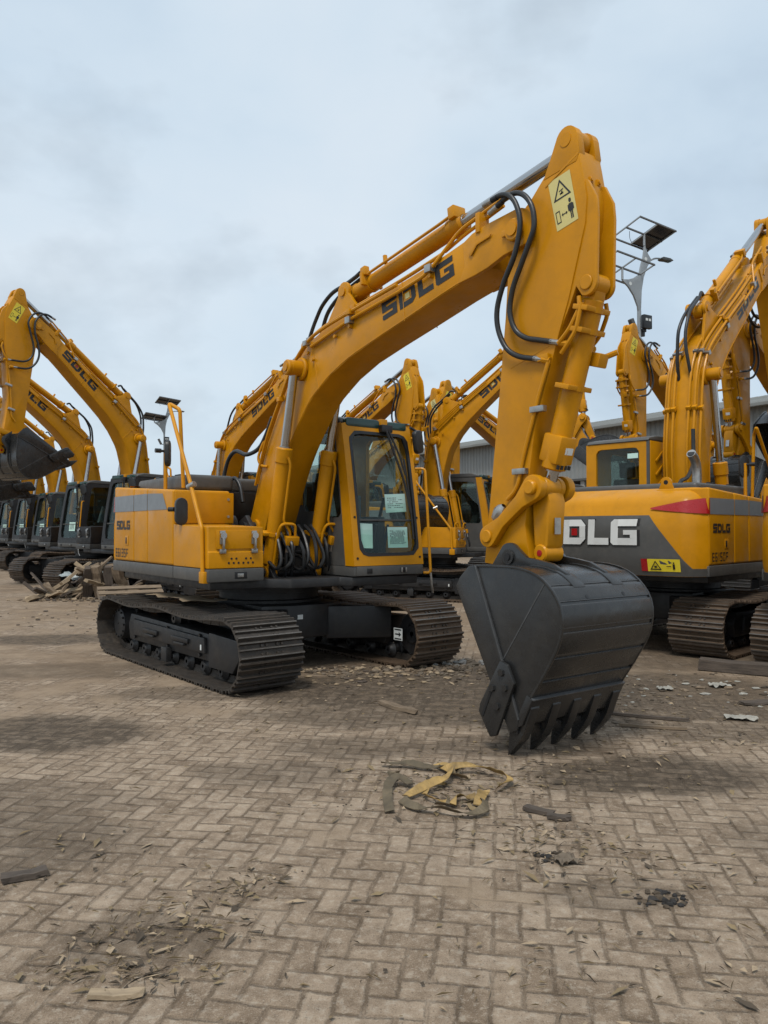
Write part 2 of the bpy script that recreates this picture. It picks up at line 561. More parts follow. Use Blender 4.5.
def rear_x(y):
    t = abs(y) / YH
    return -2.28 + 0.16 * t * t + 0.20 * max(0, (t - 0.80) / 0.20) ** 2.2


def cw_profile(z):
    """How far the skin is set in from the plan curve at height z."""
    if z > 1.92:
        q = (z - 1.92) / 0.22
        return 0.10 + 0.33 * q ** 2
    if z > 1.62:
        return 0.10 * ((z - 1.62) / 0.30) ** 1.5
    if z < 1.22:
        return 0.05 * ((1.22 - z) / 0.2)
    return 0.0


mb = MB()
NY = 40
ys = [-YH + 2 * YH * i / NY for i in range(NY + 1)]
zs = [1.03, 1.06, 1.22, 1.45, 1.62, 1.70, 1.78, 1.86, 1.92, 1.97, 2.02, 2.06, 2.10, 2.13, 2.14]
vs, fs = [], []
for z in zs:
    for y in ys:
        s = cw_profile(z)
        k = 1 - 0.35 * s * (abs(y) / YH) ** 6
        vs.append((rear_x(y) + s * (0.6 + 0.4 * (1 - (abs(y) / YH) ** 4)), y * k, z))
nn = NY + 1
for j in range(len(zs) - 1):
    for i in range(NY):
        fs.append((j * nn + i, j * nn + i + 1, (j + 1) * nn + i + 1, (j + 1) * nn + i))
mb.raw(vs, fs, 'yellow')
top = len(zs) - 1
# sides, top and bottom close the casting towards the engine bay
mb.raw([vs[j * nn] for j in range(len(zs))] + [(-1.62, -1.18, z) for z in zs],
       [(j, j + 1, len(zs) + j + 1, len(zs) + j) for j in range(len(zs) - 1)], 'yellow')
mb.raw([vs[j * nn + NY] for j in range(len(zs))] + [(-1.62, 1.18, z) for z in zs],
       [(j, j + 1, len(zs) + j + 1, len(zs) + j) for j in range(len(zs) - 1)], 'yellow')
mb.raw([vs[top * nn + i] for i in range(nn)] + [(-1.62, vs[top * nn + i][1], 2.14) for i in range(nn)], [(i, i + 1, nn + i + 1, nn + i) for i in range(NY)], 'yellow')
mb.raw([vs[i] for i in range(nn)] + [(-1.62, vs[i][1], 1.03) for i in range(nn)], [(i, i + 1, nn + i + 1, nn + i) for i in range(NY)], 'body_grey')
# red reflector strips that wrap the rear corners
for s in (-1, 1):
    yy = [1.292 - 0.0 * k for k in range(2)]
    a = []
    for i in range(9):
        y = s * (YH - 0.62 * (i / 8) ** 1.2)
        h = 0.10 * (1 - 0.92 * (i / 8) ** 1.4)
        zc = 1.905 - 0.03 * i / 8
        for z in (zc - h, zc + h):
            x_ = rear_x(y) + cw_profile(z) * 0.75
            a.append((x_ - 0.006, y * 1.003, z))
    mb.raw(a, [(2 * i, 2 * i + 1, 2 * i + 3, 2 * i + 2) for i in range(8)], 'decal_red')
    mb.quad((rear_x(YH) - 0.003, s * (YH + 0.006), 1.80), (-1.885, s * (YH + 0.006), 1.80), (-1.885, s * (YH + 0.004), 2.0), (rear_x(YH) + 0.02, s * (YH + 0.004), 2.0), 'decal_red')
PX['counterweight'] = mb.mesh('counterweight', ang=50)


def crease(y):
    t = abs(y)
    if t < 0.66:
        return 1.79
    return max(1.13, 1.79 - (t - 0.66) / 0.50 * 0.66)


mb = MB()                                     # grey rear panel with raised white letters
cols = sorted(set([-1.27 + 2.54 * i / 50 for i in range(51)] + [-0.66, 0.66, 1.16, -1.16]))
vs, fs = [], []
NR = 9
for y in cols:
    for j in range(NR + 1):
        z = 1.034 + (crease(y) - 1.034) * j / NR
        vs.append((rear_x(y) + cw_profile(z) - 0.014, y * 1.004, z))
for i in range(len(cols) - 1):
    for j in range(NR):
        a = i * (NR + 1) + j
        fs.append((a, a + 1, a + NR + 2, a + NR + 1))
mb.raw(vs, fs, 'body_grey')
lips = [(rear_x(y) + cw_profile(crease(y)) + 0.01, y, crease(y)) for y in cols]
mb.raw([vs[i * (NR + 1) + NR] for i in range(len(cols))] + lips, [(i, i + 1, len(cols) + i + 1, len(cols) + i) for i in range(len(cols) - 1)], 'body_grey')


def on_rear(off, y_start, z_base):
    return lambda s, t: Vector((rear_x(y_start - s) + cw_profile(z_base + t) - off, y_start - s, z_base + t))


mb.glyphs('SDLG', (0, 0, 0), (1, 0, 0), (0, 0, 1), 0.345, 'decal_black', 0.07, 1.05, fn=on_rear(0.018, 0.932, 1.405))
mb.glyphs('SDLG', (0, 0, 0), (1, 0, 0), (0, 0, 1), 0.33, 'decal_white', 0.085, 1.05, fn=on_rear(0.034, 0.91, 1.413), dot='decal_red')
# the inset foot band under the crease
for (ya, yb, m_) in ((-0.58, -0.66, 'decal_red'), (-0.66, -1.05, 'label_bright')):
    mb.raw([on_rear(0.022, ya, 1.09)(0, 0), on_rear(0.022, yb, 1.09)(0, 0), on_rear(0.022, yb, 1.245)(0, 0), on_rear(0.022, ya, 1.245)(0, 0)], [(0, 1, 2, 3)], m_)
f_ = on_rear(0.026, -0.69, 1.10)
for tri in ([(0.0, 0.01), (0.14, 0.01), (0.12, 0.024), (0.02, 0.024)], [(0.0, 0.01), (0.02, 0.024), (0.07, 0.105), (0.07, 0.125)], [(0.14, 0.01), (0.07, 0.125), (0.07, 0.105), (0.12, 0.024)],
            [(0.055, 0.035), (0.085, 0.035), (0.085, 0.06), (0.055, 0.06)], [(0.20, 0.05), (0.255, 0.05), (0.255, 0.06), (0.20, 0.06)], rc(0.275, 0.02, 0.30, 0.085), rc(0.28, 0.09, 0.296, 0.108)):
    mb.raw([f_(s, t) for s, t in tri], [tuple(range(len(tri)))], 'decal_black')
PX['rear_panel'] = mb.mesh('rear_panel', ang=40)


# ---- right side: doors, decals; model number varies
def side_panels(model, side):
    """side -1: right (fuel side); +1: left (pump side, behind the cab)."""
    mb = MB()
    y = side * 1.29
    yi = side * 0.60
    x1 = 0.15 if side < 0 else -0.44
    zt = 2.0 if side < 0 else 2.03

    def top(x):
        return 2.115 - 0.055 * (x + 1.62)
    for a, b in ((-1.90, -1.14), (-1.135, -0.66), (-0.655, x1)):
        mb.prism([(a, 1.17), (b, 1.17), (b, top(b)), (a, top(a))], min(y, yi), max(y, yi), 'yellow', 0.028, seg=3)
    mb.prism([(-1.93, 1.03), (x1 + 0.02, 1.03), (x1 + 0.02, 1.165), (-1.93, 1.165)], min(side * 1.3, yi), max(side * 1.3, yi), 'body_grey', 0.015)
    d = side * 0.004
    yd = y + d
    # grey stripe
    for a, b in ((-1.90, -1.145), (-1.13, -0.665)):
        mb.quad((a, yd, 1.80), (b, yd, 1.80), (b, yd, 2.0), (a, yd, 2.0), 'decal_grey')
    xe = -0.02 if side < 0 else -0.46
    mb.raw([(-0.65, yd, 1.80), (xe, yd, 1.80), (xe - 0.14, yd, 1.985), (-0.65, yd, 2.0)], [(0, 1, 2, 3)], 'decal_grey')
    if side < 0:
        mb.glyphs('SDLG', (-1.80, yd, 1.57), (1, 0, 0), (0, 0, 1), 0.115, 'decal_black', 0.12, 1.05)
        mb.glyphs(model, (-1.83, yd, 1.215), (1, 0, 0), (0, 0, 1), 0.11, 'decal_black', 0.24, 0.95, font='digi')
    else:
        mb.glyphs('SDLG', (-1.28, yd, 1.57), (-1, 0, 0), (0, 0, 1), 0.115, 'decal_black', 0.12, 1.05)
        mb.glyphs(model, (-1.25, yd, 1.215), (-1, 0, 0), (0, 0, 1), 0.11, 'decal_black', 0.24, 0.95, font='digi')
    # lock plate
    mb.box(-1.45, -1.33, min(y, y + side * .006), max(y, y + side * .006), 1.37, 1.49, 'yellow', 0.003)
    mb.box(-1.43, -1.39, min(y, y + side * .010), max(y, y + side * .010), 1.39, 1.47, 'decal_black', 0.002)
    return mb.mesh('side_panel')


for mdl in ('E6135F', 'E6150F'):
    PX['side_r_' + mdl] = side_panels(mdl, -1)
    PX['side_l_' + mdl] = side_panels(mdl, 1)

mb = MB()                                     # toolbox in front of the right side
mb.prism([(0.16, 1.17), (1.10, 1.17), (1.10, 1.34), (1.085, 1.345), (1.09, 1.60), (0.16, 1.63)], -1.285, -0.66, 'yellow', 0.03, seg=3)
mb.prism([(0.17, 1.03), (1.115, 1.03), (1.115, 1.165), (0.17, 1.165)], -1.295, -0.66, 'body_grey', 0.015)
mb.box(1.088, 1.100, -1.20, -0.71, 1.37, 1.565, 'yellow', 0.01)
mb.box(1.112, 1.118, -1.0, -0.86, 1.06, 1.13, 'black', 0.01)
mb.box(1.117, 1.124, -0.97, -0.90, 1.075, 1.115, 'zinc', 0.004)
for i in range(6):
    mb.cyl((1.099, -1.06 + 0.055 * i, 1.225), (1.103, -1.06 + 0.055 * i, 1.225), 0.012, 'black', 8)
    if i % 3 != 2:
        mb.cyl((1.099, -1.03 + 0.055 * i, 1.27), (1.103, -1.03 + 0.055 * i, 1.27), 0.012, 'black', 8)
PX['toolbox'] = mb.mesh('toolbox')
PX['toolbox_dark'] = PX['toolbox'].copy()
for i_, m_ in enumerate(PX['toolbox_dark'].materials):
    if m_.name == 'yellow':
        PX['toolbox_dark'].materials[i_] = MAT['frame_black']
mb = MB()
mb.box(0.0, 0.02, -0.03, 0.03, -0.08, 0.06, 'zinc', 0.006)
mb.cyl((0.018, 0, 0.01), (0.045, 0, 0.01), 0.035, 'chrome', 14)
mb.box(0.02, 0.05, -0.012, 0.012, -0.14, 0.0, 'zinc', 0.006)
mb.box(-0.005, 0.03, -0.035, 0.035, -0.175, -0.13, 'zinc', 0.006)
PX['latch'] = mb.mesh('latch')
mb = MB()                                     # front wall of the right body, above the toolbox
mb.box(0.15, 0.168, -1.27, -0.56, 1.64, 1.995, 'yellow', 0.012)
for z in (1.72, 1.92):
    mb.cyl((0.166, -0.63, z), (0.176, -0.63, z), 0.016, 'zinc', 8)
PX['front_wall'] = mb.mesh('front_wall')
mb = MB()                                     # bonnet over the engine
mb.prism([(-1.70, -1.05), (-0.05, -1.05), (-0.05, -0.46), (-0.45, -0.42), (-0.45, 0.75), (-0.46, 1.0), (-1.70, 1.0)], 2.03, 2.215, 'body_grey', 0.05, axis='z', seg=3)
for i in range(5):
    mb.box(-1.45 + 0.14 * i, -1.37 + 0.14 * i, -0.7, 0.6, 2.215, 2.225, 'black', 0.004)
mb.box(-0.55, -0.40, -1.0, -0.95, 2.21, 2.235, 'black', 0.008)
mb.box(-1.2, -1.05, -1.0, -0.95, 2.21, 2.235, 'black', 0.008)
mb.box(-1.35, -0.36, -0.36, 0.09, 1.6, 2.04, 'black', 0.02)
PX['bonnet'] = mb.mesh('engine_bonnet')
mb = MB()
mb.tube([(-0.95, -0.72, 2.2), (-0.95, -0.72, 2.42), (-1.0, -0.72, 2.55), (-1.12, -0.72, 2.64)], 0.062, 'zinc', 14, 5)
mb.cyl((-1.115, -0.72, 2.636), (-1.122, -0.72, 2.642), 0.05, 'black', 14)
PX['exhaust'] = mb.mesh('exhaust_pipe')
mb = MB()
mb.prism([(-0.10, 0), (0.10, 0), (0.07, 0.07)] + arc(0, 0.09, 0.07, 0, 180, 8)[0:] + [(-0.07, 0.07)], -0.02, 0.02, 'yellow', 0.004, axis='x')
mb.cyl((-0.021, 0, 0.09), (0.021, 0, 0.09), 0.03, 'black', 12)
PX['lifting_eye'] = mb.mesh('lifting_eye')
mb = MB()                                     # bent guard rail on the right side
mb.pipe([(-0.02, -1.10, 2.05), (-0.04, -1.14, 2.95), (-0.17, -1.22, 3.03), (0.61, -1.27, 2.04), (0.99, -1.31, 1.58), (1.02, -1.31, 1.05)], 0.0225, 'yellow', 0.035, 10)
mb.box(0.96, 1.08, -1.33, -1.27, 1.02, 1.14, 'yellow', 0.01)
mb.pipe([(-0.42, -1.16, 2.05), (-0.42, -1.16, 2.52)], 0.024, 'yellow', 0.05, 8)
mb.cyl((0.58, -1.29, 2.02), (0.66, -1.25, 2.06), 0.034, 'zinc', 10)
PX['guard_rail'] = mb.mesh('guard_rail')
mb = MB()                                     # rear view mirror on the right
mb.prism(arc(0, 0, 0.085, 0, 180, 6)[::1] + [(-0.085, -0.20)] + arc(0, -0.20, 0.085, 180, 360, 6)[1:], -0.05, 0.02, 'rubber', 0.02, axis='x')
mb.cyl((-0.04, 0, -0.07), (-0.16, -0.08, -0.07), 0.018, 'rubber', 8)
mb.cyl((-0.10, -0.06, -0.07), (-0.17, -0.11, -0.07), 0.032, 'rubber', 10)
PX['mirror'] = mb.mesh('mirror')

# ---- cab
CX, CXR, CY0, CY1, CZ0, CZ1 = 1.60, -0.12, 0.12, 1.11, 1.155, 2.80


def ring(mb, outer, inner, f0, f1, mat, n=64):
    """Frame between two closed outlines given as 2D loops; f0/f1 map 2D to the outer/inner skin."""
    def resample(loop):
        L, q = [0], []
        k = len(loop)
        for i in range(k):
            L.append(L[-1] + math.dist(loop[i], loop[(i + 1) % k]))
        cx = sum(p[0] for p in inner) / len(inner)
        cz = sum(p[1] for p in inner) / len(inner)
        for j in range(n):
            a = 2 * math.pi * (j + 0.5) / n
            d = (math.cos(a), math.sin(a))
            best = None
            for i in range(k):
                p, r = loop[i], loop[(i + 1) % k]
                ex, ez = r[0] - p[0], r[1] - p[1]
                det = d[0] * -ez + ex * d[1]
                if abs(det) < 1e-12:
                    continue
                t = ((p[0] - cx) * -ez + ex * (p[1] - cz)) / det
                s = (d[0] * (p[1] - cz) - d[1] * (p[0] - cx)) / det
                if t > 0 and -1e-9 <= s <= 1 + 1e-9 and (best is None or t > best):
                    best = t
            q.append((cx + d[0] * best, cz + d[1] * best))
        # snap the nearest samples onto corners so that they stay sharp
        for p in loop:
            j = min(range(n), key=lambda m: math.dist(q[m], p))
            q[j] = p
        return q
    O, I = resample(outer), resample(inner)
    vs = [f0(p) for p in O] + [f0(p) for p in I] + [f1(p) for p in O] + [f1(p) for p in I]
    fs = []
    for i in range(n):
        j = (i + 1) % n
        fs += [(i, j, n + j, n + i), (n + i, n + j, 3 * n + j, 3 * n + i), (2 * n + i, 3 * n + i, 3 * n + j, 2 * n + j), (i, 2 * n + i, 2 * n + j, j)]
    mb.raw(vs, fs, mat)
    return I


def rrect(a0, b0, a1, b1, r, n=5):
    return arc(a1 - r, b0 + r, r, -90, 0, n) + arc(a1 - r, b1 - r, r, 0, 90, n) + arc(a0 + r, b1 - r, r, 90, 180, n) + arc(a0 + r, b0 + r, r, 180, 270, n)


def lean(z):                                  # windscreen leans back towards the roof
    q = (z - CZ0) / (CZ1 - CZ0)
    return CX - 0.18 * q - 0.09 * q * q


mb = MB()
FI = rrect(CY0 + 0.085, 1.265, CY1 - 0.06, 2.695, 0.12)
ring(mb, [(CY0, CZ0), (CY1, CZ0), (CY1, CZ1 - 0.03), (CY1 - 0.05, CZ1), (CY0 + 0.05, CZ1), (CY0, CZ1 - 0.03)], FI,
     lambda p: (lean(p[1]), p[0], p[1]), lambda p: (lean(p[1]) - 0.07, p[0], p[1]), 'yellow')
# rubber seal round the windscreen
ring(mb, rrect(CY0 + 0.08, 1.26, CY1 - 0.055, 2.70, 0.122), rrect(CY0 + 0.115, 1.295, CY1 - 0.09, 2.665, 0.10),
     lambda p: (lean(p[1]) + 0.004, p[0], p[1]), lambda p: (lean(p[1]) - 0.03, p[0], p[1]), 'black')
mb.box(lean(1.67) - 0.04, lean(1.67) - 0.015, CY0 + 0.1, CY1 - 0.08, 1.655, 1.68, 'body_grey', 0.004)      # split bar of the windscreen
# right and left sides, rear
SO = [(CXR, CZ0), (CX - 0.075, CZ0), (lean(2.0) - 0.072, 2.0), (lean(CZ1) - 0.07, CZ1 - 0.02), (CXR, CZ1 - 0.02)]
WR = [(0.56, 1.78), (0.88, 1.78), (0.94, 1.70), (1.28, 1.70), (1.325, 1.75), (1.19, 2.62), (1.13, 2.68), (0.56, 2.70), (0.5, 2.64), (0.5, 1.84)]
WL = [(0.56, 1.60), (1.28, 1.60), (1.33, 1.66), (1.19, 2.62), (1.13, 2.68), (0.56, 2.70), (0.5, 2.64), (0.5, 1.66)]
ring(mb, SO, WR, lambda p: (p[0], CY0 + 0.004, p[1]), lambda p: (p[0], CY0 + 0.05, p[1]), 'body_grey')
ring(mb, SO, WL, lambda p: (p[0], CY1, p[1]), lambda p: (p[0], CY1 - 0.05, p[1]), 'yellow')
# front corner posts seen from the side
for yy in (CY0 - 0.004, CY1 + 0.002):
    mb.prism([(CX - 0.17, CZ0), (CX - 0.005, CZ0), (lean(2.0) - 0.005, 2.0), (lean(CZ1) - 0.005, CZ1 - 0.02), (lean(CZ1) - 0.13, CZ1 - 0.02), (lean(2.0) - 0.16, 2.0)], yy, yy + 0.003, 'yellow')
ring(mb, [(CY0 + 0.05, CZ0), (CY1 - 0.05, CZ0), (CY1 - 0.05, CZ1 - 0.02), (CY0 + 0.05, CZ1 - 0.02)], rrect(CY0 + 0.16, 2.12, CY1 - 0.16, 2.70, 0.08),
     lambda p: (CXR, p[0], p[1]), lambda p: (CXR + 0.05, p[0], p[1]), 'yellow')
# yellow rear quarter panels with pressed ribs
mb.prism([(CXR, 1.86), (0.50, 1.86), (0.44, 2.78), (CXR, 2.78)], CY0 - 0.012, CY0 - 0.001, 'yellow', 0.004)
for k in range(4):
    M = Matrix.Translation((0.16, CY0 - 0.012, 2.02 + 0.19 * k)) @ Matrix.Rotation(R(-35), 4, 'Y')
    mb.box(-0.17, 0.17, -0.014, 0.0, -0.022, 0.022, 'yellow', 0.008, M=M)
# second, fixed quarter window on the right
ROOF = MB()
ROOF.prism([(CXR - 0.02, CZ1 - 0.015), (CX - 0.31, CZ1 - 0.015), (CX - 0.33, CZ1 + 0.04), (CX - 0.52, CZ1 + 0.085), (CXR + 0.25, CZ1 + 0.07), (CXR + 0.02, CZ1 + 0.03)], CY0 + 0.01, CY1 - 0.01, 'body_grey', 0.03, seg=3)
PX['roof'] = ROOF.mesh('roof')
# floor, sill
mb.box(CXR, CX - 0.005, CY0 + 0.002, CY1 - 0.002, 1.04, CZ0 - 0.003, 'body_grey', 0.012)
mb.box(CX - 0.004, CX + 0.012, CY0 + 0.03, CY1 - 0.02, 1.045, 1.15, 'body_grey', 0.008)
for yy in (0.32, 0.80):
    mb.box(CX + 0.012, CX + 0.018, yy - 0.035, yy + 0.035, 1.07, 1.125, 'black', 0.004)
for yy in (0.77, 0.83):
    mb.box(CX + 0.018, CX + 0.03, yy - 0.01, yy + 0.01, 1.07, 1.125, 'zinc', 0.003)
for yy, zz in ((CY0 + 0.05, 1.24), (CY1 - 0.05, 1.24), (CY0 + 0.05, 1.7), (CY1 - 0.05, 1.7)):
    mb.cyl((lean(zz) - 0.01, yy, zz), (lean(zz) + 0.008, yy, zz), 0.014, 'black', 8)
# interior: console, levers, far-side trim
mb.box(0.25, 1.0, 0.28, 0.40, 1.16, 1.72, 'black', 0.03)
mb.box(0.25, 1.0, 0.88, 1.0, 1.16, 1.72, 'black', 0.03)
mb.box(1.18, 1.40, 0.30, 0.36, 1.16, 1.95, 'black', 0.02)
mb.cyl((0.95, 0.34, 1.7), (1.05, 0.34, 1.95), 0.02, 'black', 8)
mb.cyl((0.95, 0.94, 1.7), (1.05, 0.94, 1.95), 0.02, 'black', 8)
mb.cyl((1.30, 0.55, 1.16), (1.42, 0.55, 1.62), 0.015, 'black', 8)
mb.cyl((1.30, 0.72, 1.16), (1.42, 0.72, 1.62), 0.015, 'black', 8)
PX['cab'] = mb.mesh('cab')
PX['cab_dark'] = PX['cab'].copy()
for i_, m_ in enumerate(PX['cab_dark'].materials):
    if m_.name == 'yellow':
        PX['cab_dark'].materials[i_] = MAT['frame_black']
mb = MB()
pts = rrect(CY0 + 0.09, 1.27, CY1 - 0.065, 2.69, 0.115)
nq = len(pts)
mb.raw([(lean(p[1]) - 0.03, p[0], p[1]) for p in pts] + [(lean(p[1]) - 0.036, p[0], p[1]) for p in pts],
       [tuple(range(nq)), tuple(range(nq, 2 * nq))[::-1]] + [(i_, (i_ + 1) % nq, nq + (i_ + 1) % nq, nq + i_) for i_ in range(nq)], 'glass')
PX['windscreen'] = mb.mesh('windscreen', smooth=False)
mb = MB()
mb.prism(WR, CY0 + 0.02, CY0 + 0.026, 'glass_dark')
PX['window_r'] = mb.mesh('side_window', smooth=False)
mb = MB()
mb.prism(rrect(CY0 + 0.165, 2.125, CY1 - 0.165, 2.695, 0.078), CXR + 0.02, CXR + 0.026, 'glass', axis='x')
mb.box(CXR + 0.012, CXR + 0.018, 0.30, 0.46, 2.55, 2.62, 'paper')
PX['window_b'] = mb.mesh('rear_window', smooth=False)
mb = MB()                                     # door on the left with window and handle
mb.prism([(0.42, 1.20), (1.40, 1.20), (1.34, 1.56), (0.42, 1.56)], CY1 + 0.001, CY1 + 0.02, 'body_grey', 0.008)
mb.prism(WL, CY1 - 0.026, CY1 - 0.02, 'glass_dark')
mb.box(0.5, 0.62, CY1 + 0.018, CY1 + 0.04, 1.5, 1.54, 'black', 0.008)
PX['door'] = mb.mesh('door')
mb = MB()
LX = lean(CZ1)
mb.prism(rrect(CY0 + 0.06, CZ1 - 0.055, CY0 + 0.53, CZ1 + 0.045, 0.035, 4), LX - 0.08, LX + 0.018, 'lamp_lens', 0.012, axis='x')
mb.prism(rrect(CY0 + 0.65, CZ1 - 0.055, CY1 - 0.06, CZ1 + 0.035, 0.035, 4), LX - 0.08, LX + 0.018, 'lamp_lens', 0.012, axis='x')
mb.box(LX - 0.09, LX + 0.03, CY0 + 0.54, CY0 + 0.64, CZ1 - 0.08, CZ1 + 0.06, 'yellow', 0.01)
PX['lamp_strip'] = mb.mesh('roof_lamp_strip')
mb = MB()
mb.tube([(lean(2.74) + 0.05, 0.69, 2.78), (lean(2.45) + 0.04, 0.80, 2.45), (lean(2.1) + 0.03, 0.91, 2.1), (lean(1.75) + 0.02, 0.965, 1.75)], 0.014, 'black', 6, 4)
mb.tube([(lean(2.74) + 0.05, 0.73, 2.76), (lean(2.45) + 0.045, 0.86, 2.45), (lean(2.2) + 0.04, 0.93, 2.2)], 0.012, 'black', 6, 4)
mb.tube([(lean(2.4) + 0.012, 0.955, 2.4), (lean(1.9) + 0.012, 0.975, 1.9), (lean(1.45) + 0.012, 0.98, 1.45)], 0.012, 'black', 6, 3)
mb.box(lean(2.74) - 0.02, lean(2.74) + 0.07, 0.64, 0.80, 2.70, 2.79, 'black', 0.015)
PX['wiper'] = mb.mesh('wiper')
mb = MB()
mb.box(0.30, 0.85, 0.42, 0.86, 1.5, 1.64, 'seat_fabric', 0.05)
mb.prism([(0.22, 1.60), (0.40, 1.60), (0.30, 2.28), (0.16, 2.28)], 0.43, 0.85, 'seat_fabric', 0.05)
mb.prism([(0.17, 2.30), (0.28, 2.30), (0.26, 2.52), (0.17, 2.52)], 0.53, 0.75, 'seat_fabric', 0.03)
mb.box(0.38, 0.75, 0.5, 0.8, 1.16, 1.5, 'black', 0.02)
mb.prism([(0.42, 1.70), (0.62, 1.68), (0.46, 2.2), (0.36, 2.1)], 0.44, 0.56, 'film', 0.05)
PX['seat'] = mb.mesh('seat')


def notice(w, h, lines, rot):
    mb = MB()
    M = Matrix.Rotation(R(rot), 4, 'X')
    mb.box(-0.001, 0.001, -w / 2, w / 2, -h / 2, h / 2, 'paper', M=M)
    z = h / 2 - 0.05
    for i in range(lines):
        a = -w / 2 + 0.03
        while a < w / 2 - 0.05:
            l = random.uniform(0.008, 0.03)
            if random.random() < 0.85:
                mb.raw([M @ Vector((0.0025, q, zz)) for q, zz in rc(a, z, a + l, z + 0.007)], [(0, 1, 2, 3)], 'decal_black')
            a += l + 0.007
            if lines < 7 and random.random() < 0.08:
                break
        z -= (h - 0.08) / max(lines, 1)
    return mb.mesh('notice_paper', smooth=False)


PX['notice_a'] = notice(0.30, 0.215, 6, 3)
PX['notice_b'] = notice(0.29, 0.24, 12, 0)
PX['notice_c'] = notice(0.20, 0.28, 0, -2)
mb = MB()                                     # mirror at the cab's left front, with its arm
mb.prism(rrect(-0.085, -0.15, 0.085, 0.13, 0.06), -0.03, 0.03, 'rubber', 0.02, axis='x', M=Matrix.Rotation(R(12), 4, 'X'))
mb.tube([(-0.03, 0.02, 0.05), (-0.02, 0.07, 0.10), (-0.06, -0.08, 0.16)], 0.016, 'rubber', 7, 4)
PX['cab_mirror'] = mb.mesh('mirror')
mb = MB()
mb.pipe([(1.26, 1.29, 2.30), (1.36, 1.36, 2.30), (1.46, 1.36, 1.06), (1.40, 1.30, 1.06)], 0.016, 'yellow', 0.05, 8)
mb.pipe([(1.46, 1.36, 1.06), (1.46, 1.38, 0.90), (1.44, 1.41, 0.82)], 0.014, 'zinc', 0.03, 7)
PX['grab_rail'] = mb.mesh('grab_rail')

# ---- boom
BACK = [(0.06, 1.70), (0.26, 2.10), (0.50, 2.58), (0.85, 3.04), (1.14, 3.38), (1.42, 3.565), (1.70, 3.645), (2.25, 3.715), (3.0, 3.79), (3.55, 3.865), (3.92, 3.93)]
BELLY = [(0.44, 1.56), (0.60, 1.88), (0.78, 2.20), (0.97, 2.46), (1.17, 2.68), (1.40, 2.90), (1.51, 2.98), (1.66, 3.06), (1.83, 3.145), (2.17, 3.26), (2.59, 3.35), (3.0, 3.43), (3.59, 3.55), (3.97, 3.615)]
HB = 0.19
mb = MB()
mb.prism(arc(FOOT[0], FOOT[1], 0.17, 150, 300, 8) + BELLY + [(4.10, 3.64), (4.10, 3.95)] + BACK[::-1], Y0 - HB, Y0 + HB, 'yellow', 0.012, ang=50)
for s in (-1, 1):                              # tip cheeks, foot bosses, side details
    ya, yb = sorted((Y0 + s * 0.162, Y0 + s * 0.206))
    mb.prism([(3.78, 3.585), (3.97, 3.60), (4.12, 3.622), (4.30, 3.672)] + arc(TIP[0], TIP[1], 0.165, -50, 95, 12) + [(4.10, 3.968), (3.95, 3.945), (3.84, 3.90), (3.86, 3.70)], ya, yb, 'yellow', 0.008)
    mb.cyl((TIP[0], Y0 + s * 0.21, TIP[1]), (TIP[0], Y0 + s * 0.25, TIP[1]), 0.085, 'yellow', 20, bev=0.01)
    mb.cyl((TIP[0], Y0 + s * 0.25, TIP[1]), (TIP[0], Y0 + s * 0.262, TIP[1]), 0.05, 'yellow', 16)
    mb.box(TIP[0] - 0.13, TIP[0] + 0.02, *sorted((Y0 + s * 0.214, Y0 + s * 0.232)), TIP[1] - 0.02, TIP[1] + 0.03, 'yellow', 0.006)
    # raised plate on the tip cheek
    mb.prism([(3.95, 3.76), (4.02, 3.83), (4.16, 3.85), (4.18, 3.87), (4.0, 3.855), (3.92, 3.79)], *sorted((Y0 + s * 0.212, Y0 + s * 0.222)), 'yellow', 0.003)
    # boom cylinder trunnion
    mb.cyl((1.28, Y0 + s * 0.19, 3.30), (1.28, Y0 + s * 0.235, 3.30), 0.125, 'yellow', 24, bev=0.012)
    mb.cyl((1.28, Y0 + s * 0.235, 3.30), (1.28, Y0 + s * 0.40, 3.30), 0.083, 'yellow', 20, bev=0.012)
    mb.cyl((1.28, Y0 + s * 0.40, 3.30), (1.28, Y0 + s * 0.412, 3.30), 0.045, 'yellow', 16)
    for bx, bz in ((1.52, 3.36), (1.42, 3.45), (1.95, 3.52)):
        mb.cyl((bx, Y0 + s * 0.2, bz), (bx, Y0 + s * 0.225, bz), 0.018, 'yellow', 10)
    # lettering
    if s < 0:
        mb.glyphs('SDLG', (2.735, Y0 - HB - 0.003, 3.505), (0.984, 0, 0.168), (-0.168, 0, 0.984), 0.178, 'decal_black', 0.18, 1.30, dot='label_yellow')
    else:
        mb.glyphs('SDLG', (3.72, Y0 + HB + 0.003, 3.675), (-0.984, 0, -0.168), (-0.168, 0, 0.984), 0.178, 'decal_black', 0.18, 1.30, dot='decal_red')
    # bracket of the arm cylinder
    mb.prism([(1.55, 3.59), (2.30, 3.70), (2.15, 3.86)] + arc(1.98, 3.98, 0.10, -20, 200, 10) + [(1.72, 3.76)], *sorted((Y0 + s * 0.095, Y0 + s * 0.135)), 'yellow', 0.008)
mb.cyl((1.98, Y0 - 0.15, 3.98), (1.98, Y0 + 0.15, 3.98), 0.045, 'yellow', 16)
mb.cyl((FOOT[0], Y0 - HB - 0.03, FOOT[1]), (FOOT[0], Y0 + HB + 0.03, FOOT[1]), 0.09, 'yellow', 20)


def offset_path(pts, d):
    q = []
    for i, p in enumerate(pts):
        a, b = pts[max(i - 1, 0)], pts[min(i + 1, len(pts) - 1)]
        t = Vector((b[0] - a[0], b[1] - a[1])).normalized()
        q.append((p[0] - t.y * d, p[1] + t.x * d))
    return q


